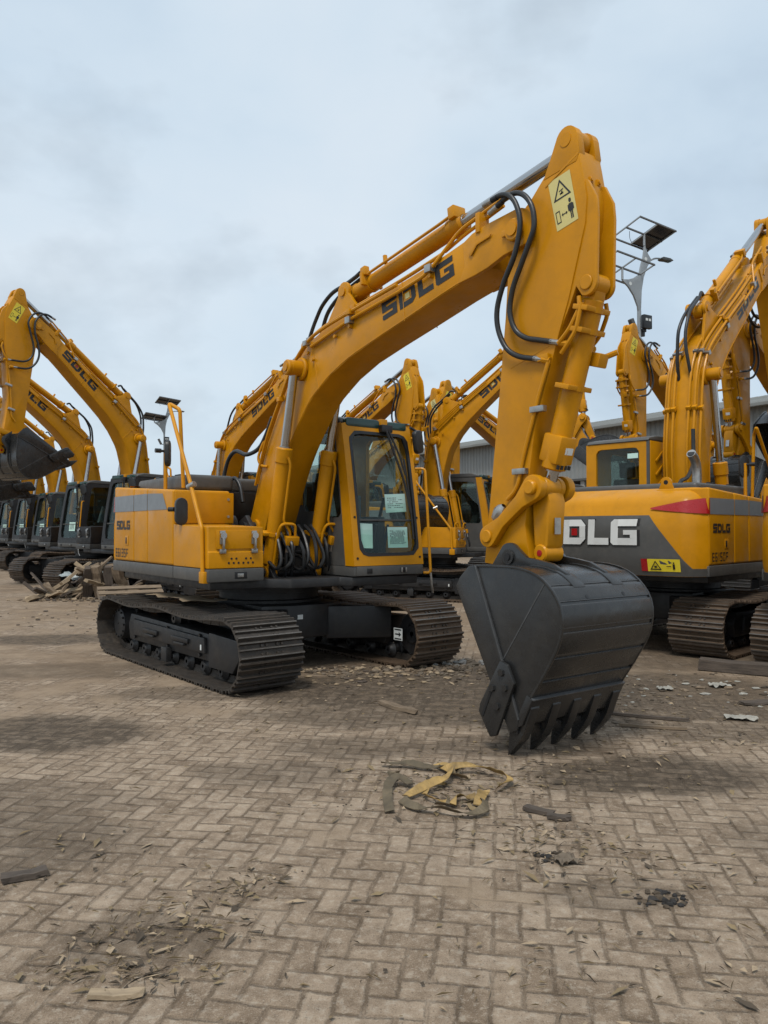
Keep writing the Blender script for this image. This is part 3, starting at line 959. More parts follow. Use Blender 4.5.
for s in (-1, 1):
    for a_, b_2 in (((3.02, 3.80), (3.06, 3.435)), ((1.46, 3.56), (1.62, 3.04))):
        y = Y0 + s * (HB + 0.001)
        mb.tube([(a_[0] + (b_2[0] - a_[0]) * t / 8, y, a_[1] + (b_2[1] - a_[1]) * t / 8) for t in range(9)], 0.0045, 'yellow', 6, 1)
    q_ = offset_path(BELLY, 0.012)
    mb.tube([(p[0], Y0 + s * (HB + .001), p[1]) for p in q_], 0.005, 'yellow', 6, 3)
PX['boom'] = mb.mesh('boom', v3(FOOT), ang=30)
mb = MB()                                      # steel oil lines along the boom's back
for y, d in ((-0.335, -0.02), (-0.275, 0.035), (-0.20, 0.04), (0.0, 0.04), (0.075, 0.035), (0.135, -0.02)):
    path = offset_path(BACK[1:10] if d > 0 else BACK[1:9], d)
    mb.tube([(p[0], y, p[1]) for p in path], 0.017, 'yellow', 8, 4)
    for k in (2, 4, 6):
        p = path[k]
        mb.box(p[0] - 0.035, p[0] + 0.035, y - 0.03, y + 0.03, p[1] - 0.028, p[1] + 0.026, 'yellow' if k != 4 else 'zinc', 0.006)
for s in (-1, 1):
    y = Y0 + s * (HB + 0.03)
    pts = [(1.50, 3.50), (2.25, 3.63), (3.0, 3.705), (3.36, 3.755), (3.47, 3.80), (3.72, 4.02), (3.80, 4.05), (4.22, 4.13)]
    mb.pipe([(a, y + (0.0 if a < 3.6 else -s * 0.06), b) for a, b in pts], 0.016, 'yellow', 0.06, 8)
    for a, b in ((2.22, 3.625), (3.44, 3.80)):
        mb.box(a - 0.04, a + 0.04, y - 0.032, y + 0.032, b - 0.035, b + 0.03, 'zinc', 0.006)
        mb.cyl((a, y - s * .03, b - 0.06), (a, y + s * .01, b - 0.06), 0.02, 'yellow', 8)
    mb.pipe([(3.55, y - s * .08, 3.93), (3.80, y - s * .08, 4.0), (4.24, y - s * .08, 4.09)], 0.015, 'yellow', 0.06, 8)
    mb.box(4.0, 4.05, *sorted((y - s * .11, y + s * .0)), 3.93, 4.09, 'yellow', 0.008)
    # low pipe that runs down the side near the foot
PX['oil_line'] = mb.mesh('oil_lines', v3(FOOT))
PX['boom_hose'] = []                           # black hoses over the bend and from the deck
for pts, r_, m_ in (
        ([(1.10, -0.19, 3.30), (1.16, -0.18, 3.52), (1.24, -0.16, 3.72), (1.34, -0.15, 3.87), (1.46, -0.15, 3.98), (1.64, -0.14, 4.07), (1.86, -0.13, 4.10), (2.05, -0.13, 4.13), (2.16, -0.12, 4.16), (2.22, -0.11, 4.10)], 0.021, 'rubber'),
        ([(1.12, -0.02, 3.34), (1.18, -0.03, 3.56), (1.27, -0.04, 3.74), (1.40, -0.05, 3.92), (1.62, -0.06, 4.03), (1.86, -0.07, 4.08), (2.10, -0.08, 4.12)], 0.022, 'rubber'),
        ([(-0.40, -0.40, 1.85), (-0.46, -0.40, 2.15), (-0.38, -0.38, 2.42), (-0.20, -0.36, 2.53), (0.05, -0.34, 2.47), (0.32, -0.32, 2.52), (0.46, -0.30, 2.66), (0.60, -0.29, 2.86)], 0.025, 'rubber'),
        ([(0.0, -0.36, 1.9), (-0.08, -0.36, 2.1), (-0.2, -0.38, 2.2), (-0.32, -0.40, 2.1), (-0.34, -0.4, 1.8)], 0.024, 'rubber'),
        ([(0.44, -0.3, 2.62), (0.36, -0.34, 2.42), (0.40, -0.32, 2.32), (0.5, -0.29, 2.3)], 0.017, 'yellow')):
    mb = MB()
    mb.tube(pts, r_, m_, 10, 6)
    PX['boom_hose'].append(mb.mesh('hydraulic_hose', v3(FOOT)))

# ---- stick (arm)
HS = 0.155
STICK = [(4.03, 1.31), (4.45, 1.27), (4.50, 1.36), (4.46, 1.60), (4.50, 1.96), (4.56, 2.31), (4.67, 2.62), (4.79, 2.97), (4.88, 3.20), (4.97, 3.50), (5.03, 3.70), (5.045, 3.88), (5.00, 4.12), (4.975, 4.24),
         (4.68, 4.17), (4.53, 4.03), (4.37, 3.92), (4.29, 3.80), (4.30, 3.62), (4.265, 3.2), (4.20, 2.65), (4.13, 2.10)]
mb = MB()
mb.prism(STICK, Y0 - HS, Y0 + HS, 'yellow', 0.012, ang=40)
for s in (-1, 1):
    a, b = sorted((Y0 + s * 0.075, Y0 + s * (HS + 0.004)))
    mb.prism([(4.66, 4.13), (4.96, 4.16), (4.985, 4.22), (4.965, 4.36)] + arc(4.87, 4.345, 0.095, 10, 150, 8) + [(4.74, 4.29)], a, b, 'yellow', 0.012)
    mb.cyl((4.865, Y0 + s * (HS + .003), 4.345), (4.865, Y0 + s * (HS + .010), 4.345), 0.05, 'yellow', 20)
    # weld step across the ear
    mb.box(4.66, 4.99, *sorted((Y0 + s * HS, Y0 + s * (HS + 0.006))), 4.13, 4.145, 'yellow', 0.003, M=Matrix.Translation((4.82, 0, 4.14)) @ Matrix.Rotation(R(-24), 4, 'Y') @ Matrix.Translation((-4.82, 0, -4.14)))
    # bracket plates of the bucket cylinder
    a, b = sorted((Y0 + s * 0.10, Y0 + s * 0.14))
    mb.prism([(4.99, 4.02), (5.045, 4.0), (5.115, 3.86), (5.125, 3.74), (5.115, 3.36)] + arc(5.03, 3.28, 0.085, 10, -120, 8) + [(4.94, 3.28), (4.88, 3.15), (4.80, 3.0), (4.90, 3.4), (4.98, 3.6)], a, b, 'yellow', 0.008)
    mb.cyl((5.03, Y0 + s * 0.14, 3.285), (5.03, Y0 + s * 0.155, 3.285), 0.052, 'yellow', 18, bev=0.005)
    # hinge boss, bolts
    mb.cyl((TIP[0], Y0 + s * HS, TIP[1]), (TIP[0], Y0 + s * (HS + 0.012), TIP[1]), 0.14, 'yellow', 26)
    mb.box(4.975, 5.03, *sorted((Y0 + s * 0.03, Y0 + s * 0.075)), 4.00, 4.045, 'yellow', 0.006)
    mb.cyl((5.0, Y0 + s * 0.055, 4.02), (5.04, Y0 + s * 0.055, 4.025), 0.018, 'yellow', 8)
    # side pipe: fitting, clamp, line down to the bucket cylinder
    y = Y0 + s * (HS + 0.03)
    mb.pipe([(4.66, y, 2.82), (4.72, y, 2.80), (4.62, y, 2.55), (4.46, y, 2.1), (4.42, y, 1.93), (4.38, y, 1.86), (4.30, y, 1.80)], 0.017, 'yellow', 0.06, 8)
    mb.box(4.55, 4.68, *sorted((y - .03, y + .03)), 2.43, 2.475, 'zinc', 0.006)
    mb.box(4.37, 4.50, *sorted((y - .03, y + .03)), 1.985, 2.03, 'zinc', 0.006)
    mb.box(4.62, 4.72, *sorted((y - .02, y + .02)), 2.795, 2.845, 'yellow', 0.006)
    # thin weld seams between the plates
    mb.prism([(4.32, 2.80), (4.70, 2.90), (4.70, 2.905), (4.32, 2.805)], *sorted((Y0 + s * HS, Y0 + s * (HS + .003))), 'yellow')
    if s < 0:                                  # silvery wrapped fitting
        mb.lathe((4.22, y, 1.70), (0.6, -0.15, 0.6), [(-0.07, .01), (-.06, .05), (0, .062), (.05, .045), (.08, .02)], 'zinc', 9)
        mb.cyl((4.22, y, 1.62), (4.26, y - .02, 1.56), 0.022, 'zinc', 8)
mb.cyl((5.03, Y0 - 0.14, 3.285), (5.03, Y0 + 0.14, 3.285), 0.045, 'yellow', 14)
mb.cyl((4.865, Y0 - 0.15, 4.345), (4.865, Y0 + 0.15, 4.345), 0.045, 'yellow', 14)
mb.cyl((PINQ[0], Y0 - 0.26, PINQ[1]), (PINQ[0], Y0 + 0.26, PINQ[1]), 0.045, 'black', 14)
mb.cyl((4.13, Y0 - 0.24, 1.52), (4.13, Y0 + 0.24, 1.52), 0.04, 'yellow', 14)
mb.cyl((4.13, Y0 - 0.17, 1.52), (4.13, Y0 + 0.17, 1.52), 0.09, 'yellow', 20)
SQ = (Y0 - HS, 0.77)                           # the arm is narrower than the boom head
YS = SQ[0] + HS * SQ[1]
squeeze(mb, *SQ)
PX['stick'] = mb.mesh('stick', v3(TIP), ang=30)


def warn_label(s, mat):
    mb = MB()
    y = Y0 + s * (HS + 0.003)
    Q = [(4.70, 4.09), (4.90, 4.12), (4.975, 3.745), (4.785, 3.71)]

    def f(a, b, off=0.0):                      # a: across, b: upwards, both 0..1
        if s > 0:
            a = 1 - a
        tp = [Q[0][i] + (Q[1][i] - Q[0][i]) * a for i in (0, 1)]
        bt = [Q[3][i] + (Q[2][i] - Q[3][i]) * a for i in (0, 1)]
        return Vector((bt[0] + (tp[0] - bt[0]) * b, y + s * off, bt[1] + (tp[1] - bt[1]) * b))

    def poly(pts):
        mb.raw([f(a, b, 0.002) for a, b in pts], [tuple(range(len(pts)))], 'decal_black')
    mb.raw([f(a, b) for a, b in rc(0, 0, 1, 1)], [(0, 1, 2, 3)], mat)
    A, B, C = (0.10, 0.56), (0.90, 0.56), (0.5, 0.94)
    a2, b2, c2 = (0.20, 0.59), (0.80, 0.59), (0.5, 0.88)
    poly([A, B, b2, a2]); poly([B, C, c2, b2]); poly([C, A, a2, c2])
    poly(rc(0.42, 0.64, 0.58, 0.67)); poly([(0.40, 0.70), (0.60, 0.72), (0.60, 0.74), (0.40, 0.72)]); poly([(0.46, 0.64), (0.52, 0.64), (0.56, 0.70), (0.50, 0.70)])
    for r_ in (rc(0.08, 0.12, 0.11, 0.36), rc(0.25, 0.12, 0.28, 0.36), rc(0.11, 0.12, 0.25, 0.14), rc(0.11, 0.34, 0.25, 0.36)):
        poly(r_)
    poly(rc(0.38, 0.235, 0.56, 0.255)); poly([(0.33, 0.245), (0.40, 0.21), (0.40, 0.28)]); poly([(0.61, 0.245), (0.54, 0.21), (0.54, 0.28)])
    poly(rc(0.70, 0.22, 0.86, 0.38)); poly([(0.74, 0.40), (0.82, 0.40), (0.84, 0.44), (0.82, 0.48), (0.74, 0.48), (0.72, 0.44)]); poly(rc(0.72, 0.08, 0.77, 0.22)); poly(rc(0.79, 0.08, 0.84, 0.22)); poly(rc(0.65, 0.24, 0.70, 0.36)); poly(rc(0.86, 0.24, 0.91, 0.36))
    squeeze(mb, *SQ)
    return mb.mesh('warning_label', v3(TIP), smooth=False)


PX['label_r'] = warn_label(-1, 'label_yellow')
PX['label_l'] = warn_label(1, 'label_yellow')
PX['label_rb'] = warn_label(-1, 'label_bright')
PX['label_lb'] = warn_label(1, 'label_bright')


def stick_hoses(s):
    res = []
    d = 0.26
    A = [(4.20, 4.10), (4.32, 4.11), (4.42, 4.07), (4.49, 3.97), (4.52, 3.82), (4.46, 3.62), (4.34, 3.44), (4.26, 3.26), (4.26, 3.10), (4.33, 2.95), (4.44, 2.87), (4.60, 2.825)]
    B = [(4.24, 4.04), (4.40, 4.09), (4.53, 4.05), (4.62, 3.93), (4.64, 3.78), (4.58, 3.66), (4.50, 3.53), (4.41, 3.38), (4.37, 3.22), (4.41, 3.08), (4.50, 3.0), (4.62, 2.96), (4.74, 2.925)]
    for L_, dd in ((A, 0.0), (B, -0.02)):
        mb = MB()
        n = len(L_)
        pts = []
        for i, p in enumerate(L_):
            t = i / (n - 1)
            out = d + dd - 0.08 * t + 0.03 * math.sin(math.pi * t)
            pts.append((p[0], Y0 + s * out, p[1]))
        mb.tube(pts, 0.0205, 'rubber', 10, 6)
        e, p = Vector(pts[-1]), Vector(pts[-2])
        u = (e - p).normalized()
        mb.cyl(e - u * 0.02, e + u * 0.07, 0.021, 'zinc', 8)
        mb.cyl(e + u * 0.06, e + u * 0.13, 0.026, 'yellow', 8)
        e, p = Vector(pts[0]), Vector(pts[1])
        u = (e - p).normalized()
        mb.cyl(e - u * 0.03, e + u * 0.06, 0.0235, 'zinc', 10)
        mb.cyl(e - u * 0.09, e - u * 0.03, 0.023, 'black', 10)
        res.append(mb.mesh('hydraulic_hose', v3(TIP)))
    mb = MB()
    # steel line from hose B round to the bucket cylinder
    mb.pipe([(4.80, Y0 + s * 0.17, 2.90), (4.90, Y0 + s * 0.17, 2.98), (4.98, Y0 + s * 0.155, 3.12), (4.97, Y0 + s * 0.15, 3.2)], 0.016, 'yellow', 0.05, 8)
    res.append(mb.mesh('oil_line', v3(TIP)))
    return res


PX['stick_hose_r'] = stick_hoses(-1)
PX['stick_hose_l'] = stick_hoses(1)


# ---- cylinders: barrel along +x from its pin, rod reaches back from its own pin
def barrel(r, L, eye=0.09, block=False, bands=(), sq=0.0):
    mb = MB()
    mb.cyl((0, -r * .8, 0), (0, r * .8, 0), eye, 'yellow', 18, bev=0.008)
    mb.box(0, 0.16, -r * .75, r * .75, -eye * .8, eye * .8, 'yellow', 0.02)
    mb.cyl((0.10, 0, 0), (L, 0, 0), r, 'yellow', 24, bev=0.012)
    mb.cyl((L - 0.17, 0, 0), (L - 0.005, 0, 0), r * 1.12, 'yellow', 24, bev=0.008)
    mb.cyl((L - 0.01, 0, 0), (L + 0.012, 0, 0), r * 0.72, 'zinc', 20)
    if block:
        mb.box(L - 0.26, L - 0.05, -r * 1.1, r * 1.1, -r * 1.08, r * 1.08, 'yellow', 0.02)
        mb.box(L - 0.18, L - 0.13, -0.02, 0.06, r * 1.08, r * 1.08 + 0.003, 'paper_white', 0.0)
        for yy in (-.06, -.02, .02, .06):
            mb.cyl((L - .05, yy, r * 1.1), (L - 0.02, yy, r * 1.1), 0.012, 'black', 6)
    for b in bands:
        mb.box(b - 0.018, b + 0.018, -r - 0.06, r + 0.035, -r * 0.55, r * 1.02, 'yellow', 0.006)
        mb.cyl((b - 0.02, 0, 0), (b + 0.02, 0, 0), r + 0.012, 'yellow', 20)
    return mb


def rod(r, L, eye, w, mat='chrome'):
    mb = MB()
    mb.cyl((0, -w, 0), (0, w, 0), eye, 'yellow', 18, bev=0.008)
    mb.cyl((-L, 0, 0), (-eye * .6, 0, 0), r, mat, 18)
    return mb.mesh('rod')


mb = barrel(0.083, 1.42, 0.085, bands=(0.45,))
mb.pipe([(1.33, 0.0, -0.10), (1.25, 0.03, -0.125), (0.62, 0.03, -0.125), (0.50, 0.12, -0.15), (0.42, 0.12, -0.15)], 0.014, 'yellow', 0.04, 7)
mb.pipe([(0.10, -0.02, -0.115), (0.50, -0.02, -0.125), (0.60, 0.0, -0.15), (0.60, 0.16, -0.17), (0.42, 0.18, -0.17)], 0.016, 'yellow', 0.05, 7)
mb.box(0.36, 0.46, 0.06, 0.22, -0.20, -0.12, 'yellow', 0.01)
mb.cyl((0.37, 0.10, -0.16), (0.26, 0.10, -0.16), 0.02, 'zinc', 8)
mb.cyl((0.37, 0.18, -0.16), (0.26, 0.18, -0.16), 0.02, 'zinc', 8)
for k in (0.10, 0.18):
    mb.tube([(0.28, k, -0.16), (0.1, k, -0.18), (-0.05, k + .05, -0.10), (-0.02, k + 0.1, 0.05)], 0.02, 'rubber', 7, 4)
PX['boom_cyl'] = mb.mesh('boom_cylinder')
PX['boom_rod'] = rod(0.048, 1.35, 0.085, 0.07)
mb = barrel(0.078, 1.70, 0.09, bands=(0.35,))
mb.box(0.32, 0.40, -0.12, -0.06, 0.05, 0.14, 'yellow', 0.01)
mb.cyl((0.62, -0.03, 0.08), (0.62, -0.03, 0.16), 0.022, 'yellow', 8)
mb.box(1.62, 1.70, -0.12, 0.02, 0.02, 0.125, 'yellow', 0.01)
mb.pipe([(0.45, -0.11, 0.04), (1.5, -0.11, 0.04), (1.62, -0.09, 0.06)], 0.014, 'yellow', 0.05, 7)
PX['arm_cyl'] = mb.mesh('arm_cylinder')
PX['arm_rod'] = rod(0.052, 1.62, 0.085, 0.07)
mb = barrel(0.082, 1.33, 0.075, block=True, bands=(0.17, 0.32, 0.72))
mb.pipe([(0.14, -0.13, 0.02), (0.34, -0.14, 0.03), (0.42, -0.14, -.01), (0.50, -0.13, -.06)], 0.016, 'yellow', 0.04, 7)
mb.box(0.45, 0.55, 0.06, 0.16, 0.03, 0.13, 'yellow', 0.01)
mb.cyl((0.5, 0.14, 0.05), (0.42, 0.2, 0.16), 0.022, 'yellow', 8)
PX['bucket_cyl'] = mb.mesh('bucket_cylinder')
PX['bucket_rod'] = rod(0.048, 1.2, 0.075, 0.06)

# ---- bucket linkage
KP, JP, SP = (4.13, 1.52), (4.59, 1.88), (4.585, 1.40)
LK, LJ = math.dist(KP, JP), math.dist(JP, SP)
mb = MB()                                      # rocker link along +x
mb.prism(arc(0, 0, 0.085, 80, 280, 12) + [(0.18, -0.045), (LK - 0.16, -0.055)] + arc(LK, 0, 0.095, -100, 100, 12) + [(LK - 0.16, 0.055), (0.18, 0.045)], -0.035, 0.035, 'yellow', 0.012)
mb.cyl((0, -0.05, 0), (0, 0.05, 0), 0.05, 'yellow', 18, bev=0.006)
mb.cyl((LK, -0.05, 0), (LK, 0.05, 0), 0.055, 'yellow', 18, bev=0.006)
PX['rocker'] = mb.mesh('rocker_link')
mb = MB()                                      # push link along +x from the joint J
mb.cyl((0, -0.19, 0), (0, 0.19, 0), 0.05, 'yellow', 16)
for s in (-1, 1):
    mb.cyl((0, s * 0.05, 0), (0, s * 0.105, 0), 0.08, 'yellow', 18, bev=0.01)
    mb.cyl((0, s * 0.19, 0), (0, s * 0.225, 0), 0.055, 'yellow', 14, bev=0.01)
mb.prism([(0.02, -0.06), (0.10, -0.085), (LJ - 0.06, -0.065), (LJ - 0.02, -0.04), (LJ - 0.02, 0.04), (LJ - 0.06, 0.065), (0.10, 0.085), (0.02, 0.06)], -0.088, 0.088, 'yellow', 0.018)
mb.cyl((LJ, -0.10, 0), (LJ, 0.10, 0), 0.065, 'yellow', 20, bev=0.01)
mb.cyl((LJ, -0.104, 0), (LJ, 0.104, 0), 0.024, 'decal_red', 10)
mb.box(0.22, 0.34, -0.035, 0.03, 0.085, 0.089, 'zinc')
PX['push'] = mb.mesh('push_link')

# ---- bucket
WB = 0.495
SHELL = [(4.72, 0.20), (4.83, 0.415), (4.955, 0.60), (5.075, 0.80), (5.112, 0.93), (5.105, 1.05), (5.05, 1.15), (4.93, 1.25), (4.77, 1.30), (4.56, 1.312), (4.26, 1.30)]
fine = []
for i in range(len(SHELL) - 1):
    p0, p1, p2, p3 = SHELL[max(i - 1, 0)], SHELL[i], SHELL[i + 1], SHELL[min(i + 2, len(SHELL) - 1)]
    for k in range(4):
        t = k / 4
        fine.append(tuple(0.5 * (2 * p1[c] + (p2[c] - p0[c]) * t + (2 * p0[c] - 5 * p1[c] + 4 * p2[c] - p3[c]) * t * t + (3 * p1[c] - p0[c] - 3 * p2[c] + p3[c]) * t ** 3) for c in (0, 1)))
fine.append(SHELL[-1])
inner = offset_path(fine, 0.022)
mb = MB()
n = len(fine)
vs = [(p[0], Y0 + s * WB, p[1]) for s in (-1, 1) for p in fine] + [(p[0], Y0 + s * WB, p[1]) for s in (-1, 1) for p in inner]
fs = []
for i in range(n - 1):
    fs += [(i, i + 1, n + i + 1, n + i), (2 * n + i, 3 * n + i, 3 * n + i + 1, 2 * n + i + 1)]
fs += [(0, n, 3 * n, 2 * n), (n - 1, 3 * n - 1, 4 * n - 1, 2 * n - 1)]
mb.raw(vs, fs, 'bucket_paint')


def on_shell(s):
    """Point and outward normal at arc length share s of the shell outline."""
    L = [0]
    for i in range(n - 1):
        L.append(L[-1] + math.dist(fine[i], fine[i + 1]))
    q = s * L[-1]
    for i in range(n - 1):
        if L[i + 1] >= q:
            break
    t = (q - L[i]) / (L[i + 1] - L[i])
    a, b = fine[i], fine[i + 1]
    d = Vector((b[0] - a[0], b[1] - a[1])).normalized()
    return (a[0] + (b[0] - a[0]) * t, a[1] + (b[1] - a[1]) * t), (d.y, -d.x)


def strip(s0, s1, y0, y1, h):
    pts = [on_shell(s0 + (s1 - s0) * i / 6) for i in range(7)]
    out = [(p[0] + q[0] * h, p[1] + q[1] * h) for p, q in pts]
    inn = [(p[0] - q[0] * 0.004, p[1] - q[1] * 0.004) for p, q in pts]
    mb.prism(out + inn[::-1], y0, y1, 'bucket_paint', 0.004)
    for e in (s0, s1):
        p, q = on_shell(e)
        t_ = (-q[1] * 0.004, q[0] * 0.004)
        mb.prism([(p[0] - t_[0], p[1] - t_[1]), (p[0] + t_[0], p[1] + t_[1]), (p[0] + t_[0] + q[0] * h * .8, p[1] + t_[1] + q[1] * h * .8), (p[0] - t_[0] + q[0] * h * .8, p[1] - t_[1] + q[1] * h * .8)], y0 + .01, y1 - .01, 'bucket_edge')


for s0, s1 in ((0.10, 0.215), (0.235, 0.32), (0.34, 0.42), (0.44, 0.515), (0.53, 0.585)):
    strip(s0, s1, Y0 - WB, Y0 + WB, 0.010)
strip(0.60, 0.665, Y0 - WB, Y0 + WB, 0.006)
for s in (-1, 1):
    a, b = sorted((Y0 + s * WB, Y0 + s * (WB - 0.025)))
    mb.prism(fine + [(4.13, 1.14), (4.60, 0.27), (4.68, 0.18)], a, b, 'bucket_paint', 0.004)
    a, b = sorted((Y0 + s * (WB - .002), Y0 + s * (WB + 0.016)))      # thick cutting cheek
    mb.prism([(4.115, 1.15), (4.16, 1.22), (4.255, 1.305), (4.32, 1.31), (4.745, 0.27), (4.735, 0.20), (4.67, 0.17), (4.60, 0.265), (4.46, 0.52)], a, b, 'bucket_paint', 0.006)
    mb.prism([(4.318, 1.312), (4.33, 1.306), (4.752, 0.275), (4.74, 0.268)], *sorted((Y0 + s * WB, Y0 + s * (WB + .0185))), 'bucket_edge', 0.003)
    mb.prism([(4.97, 1.22), (4.978, 1.215), (4.597, 0.665), (4.59, 0.67)], *sorted((Y0 + s * WB, Y0 + s * (WB + .003))), 'bucket_edge')
    rim_o = [(p[0] + q[0] * 0.012, p[1] + q[1] * 0.012) for p, q in (on_shell(0.10 + 0.88 * i / 30) for i in range(31))]
    rim_i = [(p[0] - q[0] * 0.006, p[1] - q[1] * 0.006) for p, q in (on_shell(0.10 + 0.88 * i / 30) for i in range(31))]
    mb.prism(rim_o + rim_i[::-1], *sorted((Y0 + s * (WB - .012), Y0 + s * (WB + .006))), 'bucket_paint', 0.003)
    # ears for the stick and link pins
    a, b = sorted((Y0 + s * 0.19, Y0 + s * 0.23))
    ear = [(4.20, 1.29)] + [(4.30, 1.42)] + arc(PINQ[0], PINQ[1], 0.105, 130, 60, 6) + [(4.56, 1.37), (4.68, 1.355), (4.80, 1.335), (4.93, 1.275), (4.95, 1.235), (4.80, 1.27), (4.56, 1.295)]
    mb.prism(ear, a, b, 'bucket_paint', 0.008)
    mb.cyl((PINQ[0], Y0 + s * 0.23, PINQ[1]), (PINQ[0], Y0 + s * 0.245, PINQ[1]), 0.055, 'bucket_paint', 18)
    mb.cyl((PINQ[0], Y0 + s * 0.245, PINQ[1]), (PINQ[0], Y0 + s * 0.255, PINQ[1]), 0.028, 'black', 12)
    # strap plates that run from the ears over the back
    pts = [on_shell(0.58 + 0.22 * i / 12) for i in range(13)]
    out = [(p[0] + q[0] * 0.013, p[1] + q[1] * 0.013) for p, q in pts]
    inn = [(p[0] - q[0] * 0.004, p[1] - q[1] * 0.004) for p, q in pts]
    mb.prism(out + inn[::-1], *sorted((Y0 + s * 0.15, Y0 + s * 0.27)), 'bucket_paint', 0.004)
    p, q = on_shell(0.54)
    mb.cyl((p[0], Y0 + s * 0.2, p[1]), (p[0] + q[0] * .012, Y0 + s * 0.2, p[1] + q[1] * 0.012), 0.016, 'black', 8)
# lip plate
d = Vector((-0.455, -0.89)).normalized()
nn_ = Vector((0.89, -0.455)).normalized()


def lp(s, h):
    return (4.845 + d.x * s + nn_.x * h, 0.44 + d.y * s + nn_.y * h)


mb.prism([lp(-0.008, 0.0), lp(0.006, 0.0), lp(0.006, 0.034), lp(-0.004, 0.034)], Y0 - WB - 0.006, Y0 + WB + 0.006, 'bucket_edge', 0.003)
mb.prism([lp(0.0, 0.026), lp(0.21, 0.028), lp(0.27, -0.01), lp(0.23, -0.03), lp(0.0, -0.03)], Y0 - WB - 0.012, Y0 + WB + 0.012, 'bucket_paint', 0.006)
PX['bucket'] = mb.mesh('bucket', v3(PINQ), ang=35)
mb = MB()                                      # one tooth: adapter and tapered point (y = 0)
mb.prism([lp(0.06, 0.024), lp(0.075, 0.036), lp(0.18, 0.046), lp(0.25, 0.054), lp(0.30, 0.045), lp(0.30, -0.055), lp(0.2, -0.06), lp(0.10, -0.035)], -0.042, 0.042, 'bucket_paint', 0.005)
sec = [(0.27, 0.052, -0.058, 0.042), (0.33, 0.047, -0.055, 0.045), (0.41, 0.026, -0.036, 0.038), (0.50, 0.0, -0.006, 0.030)]
vs, fs = [], []
for s_, h1, h0, w_ in sec:
    for yy, hh in ((-w_, h1), (w_, h1), (w_, h0), (-w_, h0)):
        p = lp(s_, hh)
        vs.append((p[0], yy, p[1]))
for i in range(3):
    for k in range(4):
        k2 = (k + 1) % 4
        fs.append((4 * i + k, 4 * i + k2, 4 * i + 4 + k2, 4 * i + 4 + k))
fs += [(0, 1, 2, 3), (12, 13, 14, 15)]
mb.bevelled(vs, fs, 'bucket_paint', 0.003)
p = lp(0.285, 0.0)
mb.cyl((p[0], -0.055, p[1]), (p[0], 0.055, p[1]), 0.018, 'black', 10)
PX['tooth'] = mb.mesh('tooth', v3(PINQ, 0))
for key, s in (('cutter_r', -1), ('cutter_l', 1)):
    mb = MB()
    a, b = sorted((Y0 + s * (WB + 0.016), Y0 + s * (WB + 0.046)))
    mb.prism([(4.60, 0.66), (4.67, 0.64), (4.735, 0.52), (4.56, 0.13), (4.50, 0.11), (4.385, 0.27), (4.40, 0.33)], a, b, 'bucket_paint', 0.010)
    for q in ((4.62, 0.58), (4.655, 0.48), (4.53, 0.46), (4.58, 0.34)):
        mb.cyl((q[0], Y0 + s * (WB + .046), q[1]), (q[0], Y0 + s * (WB + 0.064), q[1]), 0.026, 'bucket_paint', 6)
    mb.box(4.46, 4.48, *sorted((Y0 + s * (WB + .046), Y0 + s * (WB + 0.050))), 0.24, 0.44, 'black', 0.0, M=Matrix.Translation((4.47, 0, .34)) @ Matrix.Rotation(R(25), 4, 'Y') @ Matrix.Translation((-4.47, 0, -.34)))
    PX[key] = mb.mesh('side_cutter', v3(PINQ))


# ------------------------------------------------------------------ assembling a machine
def rot2(p, a):
    c, s = math.cos(a), math.sin(a)
    return (p[0] * c - p[1] * s, p[0] * s + p[1] * c)


def add2(a, b):
    return (a[0] + b[0], a[1] + b[1])


def sub2(a, b):
    return (a[0] - b[0], a[1] - b[1])


def aim(name, key, a, b, y, parent, rname=None, rkey=None):
    d = sub2(b, a)
    o = obj(name, PX[key], parent, (a[0], y, a[1]), (0, -math.atan2(d[1], d[0]), 0))
    if rname:
        obj(rname, PX[rkey], o, (math.hypot(*d), 0, 0))
    return o


def circles(p, r, q, s, ref):
    """Intersection of two circles nearest to ref."""
    d = math.dist(p, q)
    a = max(-r, min(r, (r * r - s * s + d * d) / (2 * d)))
    h = math.sqrt(max(0, r * r - a * a))
    ux, uz = (q[0] - p[0]) / d, (q[1] - p[1]) / d
    m = (p[0] + ux * a, p[1] + uz * a)
    c = [(m[0] - uz * h, m[1] + ux * h), (m[0] + uz * h, m[1] - ux * h)]
    return min(c, key=lambda t: math.dist(t, ref))


